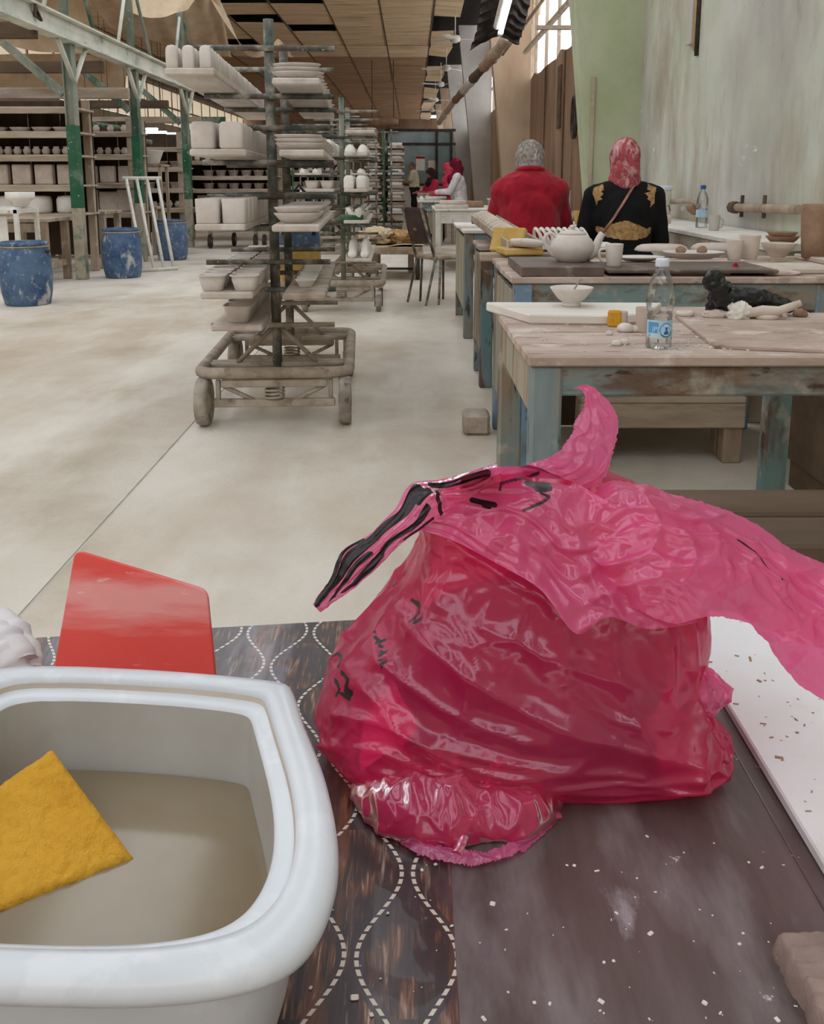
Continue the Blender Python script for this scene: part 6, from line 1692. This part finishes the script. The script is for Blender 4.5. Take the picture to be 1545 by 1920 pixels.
# ------------------------------------------------------------------ the pink bag
def plastic(name, c_diff, c_trans, mixt, film=True):
    m = bpy.data.materials.new(name); m.use_nodes = True
    nt = m.node_tree; N, L = nt.nodes, nt.links; N.clear()
    out = N.new('ShaderNodeOutputMaterial')
    df = N.new('ShaderNodeBsdfDiffuse'); df.inputs[0].default_value = c_diff
    tl = N.new('ShaderNodeBsdfTranslucent'); tl.inputs[0].default_value = c_trans
    tp = N.new('ShaderNodeBsdfTransparent'); tp.inputs[0].default_value = C(255, 120, 165)
    gl = N.new('ShaderNodeBsdfGlossy'); gl.inputs['Roughness'].default_value = .2; gl.inputs[0].default_value = (1, .93, .97, 1)
    m1 = N.new('ShaderNodeMixShader'); m1.inputs[0].default_value = .5
    m2 = N.new('ShaderNodeMixShader'); m2.inputs[0].default_value = mixt
    m3 = N.new('ShaderNodeMixShader')
    fr = N.new('ShaderNodeFresnel'); fr.inputs[0].default_value = 1.5
    mp = N.new('ShaderNodeMath'); mp.operation = 'MULTIPLY_ADD'; mp.inputs[1].default_value = .6; mp.inputs[2].default_value = .03
    L.new(fr.outputs[0], mp.inputs[0])
    L.new(df.outputs[0], m1.inputs[1]); L.new(tl.outputs[0], m1.inputs[2])
    L.new(m1.outputs[0], m2.inputs[1]); L.new(tp.outputs[0], m2.inputs[2])
    L.new(m2.outputs[0], m3.inputs[1]); L.new(gl.outputs[0], m3.inputs[2]); L.new(mp.outputs[0], m3.inputs[0])
    # printed marks: a painted mask on the film
    at = N.new('ShaderNodeAttribute'); at.attribute_name = 'print'
    ink = N.new('ShaderNodeBsdfPrincipled'); ink.inputs['Base Color'].default_value = C(34, 24, 30); ink.inputs['Roughness'].default_value = .35
    m4 = N.new('ShaderNodeMixShader')
    st_ = N.new('ShaderNodeMath'); st_.operation = 'GREATER_THAN'; st_.inputs[1].default_value = .5
    L.new(at.outputs['Fac'], st_.inputs[0]); L.new(st_.outputs[0], m4.inputs[0])
    L.new(m3.outputs[0], m4.inputs[1]); L.new(ink.outputs[0], m4.inputs[2])
    L.new(m4.outputs[0], out.inputs[0])
    tc = N.new('ShaderNodeTexCoord'); ns = N.new('ShaderNodeTexNoise'); ns.inputs['Scale'].default_value = 70; ns.inputs['Detail'].default_value = 4
    bp = N.new('ShaderNodeBump'); bp.inputs['Strength'].default_value = .18; bp.inputs['Distance'].default_value = .003
    L.new(tc.outputs['Object'], ns.inputs['Vector']); L.new(ns.outputs['Fac'], bp.inputs['Height'])
    for q in (df, gl, tl): L.new(bp.outputs[0], q.inputs['Normal'])
    return m
M_bag = plastic('pink_bag_film', C(226, 58, 118), C(248, 74, 140), .4)
M_bag2 = plastic('pink_bag_single_film', C(246, 112, 168), C(254, 128, 186), .22)
M_bagin = mk('parcel_in_bag', [(.4, C(150, 132, 130)), (.6, C(104, 90, 92))], scale=14, rough=.8)
M_bag3 = plastic('pink_bag_folded_film', C(222, 56, 114), C(244, 70, 136), .05)
bag = thing('pink_plastic_bag', 'crumpled pink plastic shopping bag with black print on the near table', 'bag')

nz = noise.noise
RS = np.random.RandomState(5)
def ridge(p): return 1 - min(1, abs(nz(p)) * 2.6)

def creases(co, cell, width, warp=.35, stretch=(1, 1, 1), seed=0):
    # ridges along the borders of random cells: the sharp net of creases in crumpled film
    rs = np.random.RandomState(seed)
    q = co * np.array(stretch)
    w_ = np.array([[nz(Vector(p) * (.6 / cell)), nz(Vector(p) * (.6 / cell) + Vector((9, 4, 1))), nz(Vector(p) * (.6 / cell) + Vector((2, 7, 5)))] for p in q])
    q = q + w_ * cell * warp
    lo, hi = q.min(0) - cell, q.max(0) + cell
    n = int(min(2600, max(20, np.prod((hi - lo) / cell))))
    sd = lo + rs.rand(n, 3) * (hi - lo)
    out = np.empty(len(q))
    for k in range(0, len(q), 4000):
        d2 = ((q[k:k + 4000, None, :] - sd[None]) ** 2).sum(2)
        p2 = np.sqrt(np.partition(d2, 1, axis=1)[:, :2])
        out[k:k + 4000] = np.clip(1 - (p2[:, 1] - p2[:, 0]) / width, 0, 1)
    return out

def polydist(co, pl):
    best = np.full(len(co), 9.0)
    for p, q in zip(pl, pl[1:]):
        p, q = np.array(p), np.array(q); d = q - p; L2 = max((d * d).sum(), 1e-12)
        t = np.clip(((co - p) @ d) / L2, 0, 1)
        best = np.minimum(best, np.linalg.norm(co - (p + t[:, None] * d), axis=1))
    return best

def setprint(o, val):
    a = o.data.attributes.new('print', 'FLOAT', 'POINT')
    a.data.foreach_set('value', np.asarray(val, dtype=np.float32))

# contents: a wrapped round parcel, so that the film hangs on something
crumple('contents', '', (.08, .566, h0 + .006), (.09, .05, .066), M_bagin, '', .08, 3, 40, 2, parent=bag)
# body: rings from the table up to the gathered top
zk = [(.0012, .075, .556, .11, .066), (.006, .0735, .556, .1215, .076), (.018, .07, .558, .13, .083), (.04, .072, .561, .128, .085), (.062, .0765, .563, .1205, .082), (.085, .0825, .564, .1105, .077),
      (.11, .088, .565, .1, .068), (.135, .088, .566, .092, .057), (.155, .0865, .566, .0815, .044), (.172, .09, .566, .06, .03), (.184, .095, .566, .025, .014)]
NZ, NA = 150, 420
def interp(t, k):
    x = t * (len(zk) - 1); i = min(int(x), len(zk) - 2); u = x - i
    g_ = lambda j: zk[max(0, min(len(zk) - 1, j))][k]
    a, b, c, d = g_(i - 1), g_(i), g_(i + 1), g_(i + 2)
    return .5 * (2 * b + (c - a) * u + (2 * a - 5 * b + 4 * c - d) * u * u + (3 * b - a - 3 * c + d) * u ** 3)
base, dirs, fade, zrel = [], [], [], []
for i in range(NZ):
    z, cx_, cy_, a_, b_ = (interp(i / (NZ - 1), k) for k in range(5))
    for k in range(NA):
        g_ = 2 * pi * k / NA
        c_, s_ = cos(g_), sin(g_)
        e = 2.6 + 1.6 * (1 - min(1, z / .06))
        p = Vector((cx_ + a_ * math.copysign(abs(c_) ** (2 / e), c_), cy_ + b_ * math.copysign(abs(s_) ** (2 / e), s_), h0 + z))
        big = .012 * nz(Vector((p.x * 11, p.y * 11, p.z * 12 + 4))) + .006 * nz(Vector((p.x * 24, p.y * 24, p.z * 20 + 9)))
        dv = Vector((c_ * .9, s_ * .9, .25)).normalized()
        fd = min(1, z / .012) * (1 if z < .15 else .6)
        base.append(p + dv * big * fd); dirs.append(dv); fade.append(fd); zrel.append(z)
faces = [(i * NA + k, i * NA + (k + 1) % NA, (i + 1) * NA + (k + 1) % NA, (i + 1) * NA + k) for i in range(NZ - 1) for k in range(NA)]
bvb = BVHTree.FromPolygons(base, faces)
def onbag(px, py):
    return bvb.ray_cast(Vector((0, 0, H)), ray(px, py).normalized())[0]
def proj(pts, n=14):
    q = [onbag(*p) for p in pts]; q = [p for p in q if p is not None]
    return crom(q, n) if len(q) > 1 else None
co = np.array([tuple(p) for p in base]); dr = np.array([tuple(p) for p in dirs]); fade = np.array(fade); zrel = np.array(zrel)
h = np.zeros(len(co))
for pts, amp, wd in (([(690, 1085), (760, 1165), (830, 1235), (900, 1290), (1000, 1345), (1120, 1392), (1310, 1440)], .0075, .009), ([(622, 1235), (690, 1300), (760, 1375), (860, 1432), (1000, 1468), (1150, 1490), (1310, 1480)], .008, .007),
        ([(606, 1400), (700, 1408), (800, 1445), (950, 1495), (1150, 1522)], .007, .006), ([(1130, 1110), (1150, 1230), (1180, 1330), (1215, 1400)], .006, .009), ([(1290, 1140), (1302, 1230), (1312, 1330), (1300, 1470)], .008, .006),
        ([(1335, 1260), (1322, 1360), (1290, 1460), (1200, 1510)], .006, .005), ([(770, 990), (805, 1090), (788, 1155)], .006, .007), ([(950, 1000), (1010, 1100), (1055, 1180), (1060, 1280)], .006, .008), ([(1060, 950), (1095, 1060), (1150, 1140)], .006, .006),
        ([(1180, 1050), (1220, 1130), (1255, 1190), (1262, 1290)], .006, .006), ([(830, 1000), (930, 1070), (1040, 1130), (1100, 1160)], .007, .007), ([(640, 1190), (720, 1250), (840, 1340), (1000, 1400)], .005, .006), ([(620, 1340), (720, 1360), (830, 1400), (990, 1440), (1200, 1460)], .006, .005),
        ([(640, 1440), (760, 1462), (900, 1502), (1040, 1520)], .005, .0045), ([(640, 1480), (760, 1492), (880, 1515)], .005, .004), ([(820, 1130), (870, 1200), (900, 1260)], .004, .005), ([(1000, 1220), (1090, 1260), (1190, 1290)], .0035, .006), ([(900, 1180), (960, 1200), (1020, 1240)], .003, .004), ([(1080, 1300), (1150, 1350), (1260, 1370)], .004, .005)):
    pl = proj(pts)
    if pl: h += .8 * amp * np.exp(-(polydist(co, pl) / (wd * .75)) ** 1.05)
low = np.clip((.045 - zrel) / .03, 0, 1)
c1_ = creases(co, .042, .03, .5, (1, 1, 1), 3); c2_ = creases(co, .019, .012, .5, (1, 1, 1.0), 8); c3_ = creases(co, .03, .016, .5, (.35, 1, 2.4), 12)
up_ = np.clip((zrel - .09) / .05, 0, 1)
h += .003 * c1_ ** 1.3 * (1 - .5 * low) + .0013 * c2_ ** 1.5 * (.6 + .9 * up_) + .0055 * c3_ ** 1.3 * low
co = co + dr * ((h - .006) * fade)[:, None]
co[:, 2] = np.maximum(co[:, 2], h0 + .0012)
faces.append(tuple(reversed(range(NA))))
body = MB().add(co, faces, True).build('body', M_bag, bag)
bvb = BVHTree.FromPolygons([Vector(q) for q in co], faces[:-1])
val = np.zeros(len(co))
for pts, w_ in (([(700, 1185), (708, 1200), (716, 1215), (712, 1232), (716, 1250)], .0011), ([(706, 1205), (722, 1200)], .001), ([(712, 1228), (724, 1222)], .001), ([(714, 1245), (724, 1240)], .001),
                ([(622, 1235), (630, 1225), (640, 1232), (634, 1250)], .0013), ([(640, 1260), (652, 1275), (648, 1290), (660, 1300)], .0015), ([(628, 1275), (636, 1290), (630, 1305)], .0012), ([(640, 1300), (656, 1310)], .0013),
                ([(772, 1125), (786, 1135), (784, 1150), (774, 1160)], .0014), ([(760, 1160), (775, 1168), (790, 1160)], .0011), ([(722, 1085), (734, 1080)], .0014), ([(735, 1100), (745, 1092)], .001)):
    pl = proj(pts, 10)
    if pl: val = np.maximum(val, np.clip(1.5 - polydist(co, pl) / w_, 0, 1))
setprint(body, val)

def finish(name, pts, nrm, nu, nv, mat, amp, seed, marks=(), gather=0, cell=.02, L_=.2, W_=.04, flat=True):
    co = np.array([tuple(p) for p in pts]); nr = np.array([tuple(p) for p in nrm])
    u = np.repeat(np.linspace(0, 1, nu), nv); t = np.tile(np.linspace(0, 1, nv), nu)
    h = amp * creases(co, cell, cell * .7, .5, (1, 1, 1), seed) ** 1.2 + amp * .3 * creases(co, cell * .45, cell * .3, .5, (1, 1, 1), seed + 1)
    if gather:
        h += gather * np.array([ridge(Vector((u_ * 1.6 + seed, t_ * 5 + .8 * nz(Vector((u_ * 5, t_ * 2, seed))), seed))) for u_, t_ in zip(u, t)])
    co = co + nr * (h - amp * .4)[:, None]
    if flat: co[:, 2] = np.maximum(co[:, 2], h0 + .0014)
    f = [(i * nv + j, i * nv + j + 1, (i + 1) * nv + j + 1, (i + 1) * nv + j) for i in range(nu - 1) for j in range(nv - 1)]
    o = MB().add(co, f, True).build(name, mat, bag)
    val = np.zeros(len(co)); uv = np.stack([u * L_, t * W_, np.zeros(len(u))], 1)
    for pl, w_ in marks:
        pl = crom([(a * L_, b * W_, 0) for a, b in pl], 20)
        val = np.maximum(val, np.clip(1.5 - polydist(uv, pl) / w_, 0, 1))
    setprint(o, val)
    return o

def strip(name, A, B, nu, nv, bulge, mat, amp=.003, marks=(), seed=0, frill=0, gather=0, cell=.02, wave=0):
    # a film surface between two space curves
    A = crom([P(*p) for p in A], nu); B = crom([P(*p) for p in B], nu)
    L_ = sum((A[i + 1] - A[i]).length for i in range(nu - 1)); W_ = sum((A[i] - B[i]).length for i in range(nu)) / nu
    v, nn = [], []
    for i in range(nu):
        tang = A[min(i + 1, nu - 1)] - A[max(i - 1, 0)] + B[min(i + 1, nu - 1)] - B[max(i - 1, 0)]; ac = B[i] - A[i]
        n_ = tang.cross(ac)
        if n_.length < 1e-9: n_ = Vector((0, -1, 0))
        n_.normalize()
        if n_.y > 0: n_ = -n_
        for j in range(nv):
            u, t = i / (nu - 1), j / (nv - 1)
            p = A[i].lerp(B[i], t)
            q = bulge * ac.length * sin(pi * t) + .25 * ac.length * nz(Vector((u * 3.5, t * 1.4, seed))) * sin(pi * min(1, t + .12)) * (.5 if bulge < .25 else .35)
            if wave: q += wave * sin(u * 34 + 5 * nz(Vector((u * 4, seed, 1)))) * t
            p = p + n_ * q
            if frill and j == nv - 1: p = p + ac.normalized() * frill * nz(Vector((u * 60, 1, seed)))
            if frill and j == 0: p = p - ac.normalized() * frill * nz(Vector((u * 70, 3, seed)))
            v.append(p); nn.append(n_)
    return finish(name, v, nn, nu, nv, mat, amp, seed, marks, gather, cell, L_, W_)

# upper film hanging loosely over the front of the body
nu, nv = 150, 70
top = crom([(800, 930, 0), (880, 888, 0), (940, 872, 0), (1010, 880, 0), (1080, 905, 0), (1150, 945, 0), (1230, 975, 0), (1290, 1010, 0)], nu)
bot = crom([(772, 985, 0), (850, 1010, 0), (930, 1052, 0), (1010, 1100, 0), (1075, 1180, 0), (1135, 1150, 0), (1210, 1172, 0), (1300, 1160, 0)], nu)
v, nn = [], []
last = None
for i in range(nu):
    for j in range(nv):
        t = j / (nv - 1); q = top[i].lerp(bot[i], t)
        hit, nr_ = bvb.ray_cast(Vector((0, 0, H)), ray(q.x, q.y).normalized())[:2]
        if hit is None:
            hit = P(q.x, q.y, .555) if last is None else P(q.x, q.y, last.y)
        last = hit
        v.append(hit - ray(q.x, q.y).normalized() * (.0045 + .004 * t * (1 - t) + .002 * t)); nn.append(Vector((0, -.9, .3)).normalized())
# even the film out along the pulls
arr = np.array([tuple(p) for p in v]).reshape(nu, nv, 3)
for it in range(14):
    arr[1:-1, 1:-1] = .5 * arr[1:-1, 1:-1] + .125 * (arr[:-2, 1:-1] + arr[2:, 1:-1] + arr[1:-1, :-2] + arr[1:-1, 2:])
arr[:, :, 1] -= .003
uf = finish('upper_film', [Vector(p) for p in arr.reshape(-1, 3)], nn, nu, nv, M_bag2, .0048, 61, gather=.0025, cell=.03, L_=.2, W_=.06)
del_ = uf.data.attributes.remove(uf.data.attributes['print'])
pc = np.array([tuple(top[i].lerp(bot[i], j / (nv - 1))) for i in range(nu) for j in range(nv)])
val = np.zeros(len(pc))
for pl, w_ in (([(870, 898), (890, 890), (912, 884)], 7), ([(935, 915), (938, 903), (960, 897), (985, 893), (1008, 884)], 2.5), ([(986, 902), (1003, 907), (1020, 904), (1026, 912), (1004, 913)], 6), ([(1004, 910), (1012, 922), (1028, 928), (1010, 940), (978, 954)], 2.4),
               ([(884, 934), (900, 938), (926, 943)], 5), ([(905, 945), (916, 948)], 3)):
    val = np.maximum(val, np.clip(1.5 - polydist(pc, [(x, y, 0) for x, y in pl]) / w_, 0, 1))
setprint(uf, val)
# left loop handle with black stripes
strip('handle', [(930, 868, .562), (880, 885, .552), (820, 900, .542), (768, 908, .532), (738, 955, .525), (690, 1000, .517), (640, 1030, .509), (618, 1082, .503), (584, 1130, .497)],
      [(935, 945, .547), (880, 955, .542), (838, 955, .537), (822, 968, .533), (790, 990, .527), (742, 1024, .521), (700, 1068, .514), (650, 1110, .507), (596, 1143, .5)], 220, 60, .16, M_bag2, .0024, seed=3, cell=.018, gather=.0016,
      marks=[([(.36, .16), (.48, .22), (.6, .16), (.75, .24), (.99, .2)], .0027), ([(.4, .6), (.5, .72), (.62, .66), (.74, .82), (.88, .8)], .0021), ([(.66, .02), (.82, .03), (.99, .1)], .0012), ([(.3, .45), (.36, .95)], .0022), ([(.04, .2), (.12, .15), (.22, .22), (.3, .15)], .002), ([(.7, .5), (.86, .48), (.95, .8)], .0016), ([(.42, .92), (.5, .93), (.58, .92)], .0009), ([(.33, .3), (.42, .35)], .0018)])
# upward knot tip
strip('handle', [(985, 872, .547), (1040, 850, .552), (1066, 815, .559), (1072, 790, .562), (1090, 764, .565), (1088, 740, .567), (1071, 733, .567)],
      [(1105, 930, .547), (1138, 880, .559), (1150, 838, .565), (1155, 795, .567), (1142, 760, .569), (1116, 738, .571), (1092, 727, .571)], 120, 64, .2, M_bag2, .0038, seed=9, frill=.0016, gather=.0022, cell=.02)
# right trailing tail
strip('handle', [(1085, 955, .547), (1110, 925, .55), (1165, 908, .552), (1255, 928, .547), (1330, 958, .547), (1400, 985, .545), (1480, 1030, .537), (1570, 1066, .532)],
      [(1150, 1110, .507), (1200, 1150, .492), (1260, 1172, .487), (1318, 1162, .49), (1380, 1170, .497), (1430, 1215, .507), (1490, 1280, .512), (1580, 1330, .517)], 220, 110, .2, M_bag2, .0055, seed=21, frill=.001, gather=.0035, cell=.032,
      marks=[([(.6, .3), (.66, .36), (.7, .42)], .0008), ([(.7, .44), (.712, .47)], .0016)])
strip('inner_tail', [(1130, 965, .557), (1250, 955, .562), (1350, 990, .557), (1450, 1035, .557), (1570, 1085, .547)], [(1200, 1080, .547), (1280, 1120, .547), (1360, 1140, .552), (1450, 1185, .547), (1580, 1230, .547)], 90, 40, .1, M_bag, .004, seed=25)
# ruffled mouth lying on the table
def film_lump(name, cen, r, mat, amp, cell, seed, nf=9, fold=.006):
    nu, nv = 90, 240; pts, nrm = [], []
    for i in range(nu):
        for k in range(nv):
            th, ph = pi * (i + .5) / nu, 2 * pi * k / nv
            dv = Vector((sin(th) * cos(ph), sin(th) * sin(ph), cos(th)))
            p = Vector((dv.x * r[0], dv.y * r[1], dv.z * r[2])) + cen
            # folds running out from the body towards the torn mouth
            p += dv * fold * (1 - 2.3 * abs(nz(Vector((p.x * nf * 8 + .5 * nz(p * 30), p.y * 14, seed)))))
            pts.append(p); nrm.append(dv)
    co = np.array([tuple(p) for p in pts]); nr = np.array([tuple(p) for p in nrm])
    co += nr * (amp * creases(co, cell, cell * .6, .5, (1, 1, 1), seed) ** 1.2)[:, None]
    co[:, 2] = np.maximum(co[:, 2], h0 + .0014)
    f = [(i * nv + k, i * nv + (k + 1) % nv, (i + 1) * nv + (k + 1) % nv, (i + 1) * nv + k) for i in range(nu - 1) for k in range(nv)]
    f += [tuple(range(nv)), tuple((nu - 1) * nv + k for k in reversed(range(nv)))]
    o = MB().add(co, f, True).build(name, mat, bag); setprint(o, np.zeros(len(co)))
c_ = PZ(845, 1520, h0 + .004)
film_lump('ruffle', c_ + Vector((.006, .013, 0)), (.062, .038, .02), M_bag3, .0022, .014, 37, 5, .0038)
strip('ruffle', [(660, 1470, .495), (740, 1492, .483), (820, 1510, .477), (900, 1520, .474), (980, 1522, .474), (1050, 1524, .478)], [(668, 1500, .49), (720, 1522, .478), (820, 1548, .468), (900, 1552, .465), (980, 1546, .467), (1052, 1536, .476)], 160, 30, .3, M_bag2, .002, seed=71, cell=.014, frill=.001)
strip('ruffle', [(740, 1545, .473), (790, 1578, .454), (850, 1592, .446), (900, 1598, .444), (960, 1580, .452), (1030, 1535, .476)], [(730, 1572, .461), (790, 1606, .443), (860, 1622, .436), (905, 1622, .436), (975, 1598, .445), (1046, 1545, .473)], 200, 20, .12, M_bag2, .0016, seed=79, cell=.012, frill=.0018)
strip('ruffle', [(868, 1528, .466), (862, 1560, .455), (845, 1600, .442)], [(884, 1530, .465), (880, 1562, .454), (868, 1606, .44)], 60, 14, .4, M_bag2, .001, seed=83, cell=.01, frill=.001)
# small ruffles on the right flank
strip('ruffle', [(1290, 1245, .522), (1330, 1250, .522), (1360, 1278, .517), (1375, 1292, .517)], [(1290, 1350, .517), (1325, 1350, .512), (1350, 1330, .513), (1370, 1302, .515)], 70, 44, .35, M_bag2, .005, seed=45, frill=.001, cell=.014)
strip('ruffle', [(1300, 1335, .517), (1340, 1345, .513), (1370, 1385, .507), (1366, 1440, .5), (1325, 1490, .492)], [(1270, 1360, .512), (1290, 1400, .507), (1290, 1440, .502), (1285, 1480, .497), (1290, 1500, .492)], 80, 50, .4, M_bag, .005, seed=49, cell=.018)
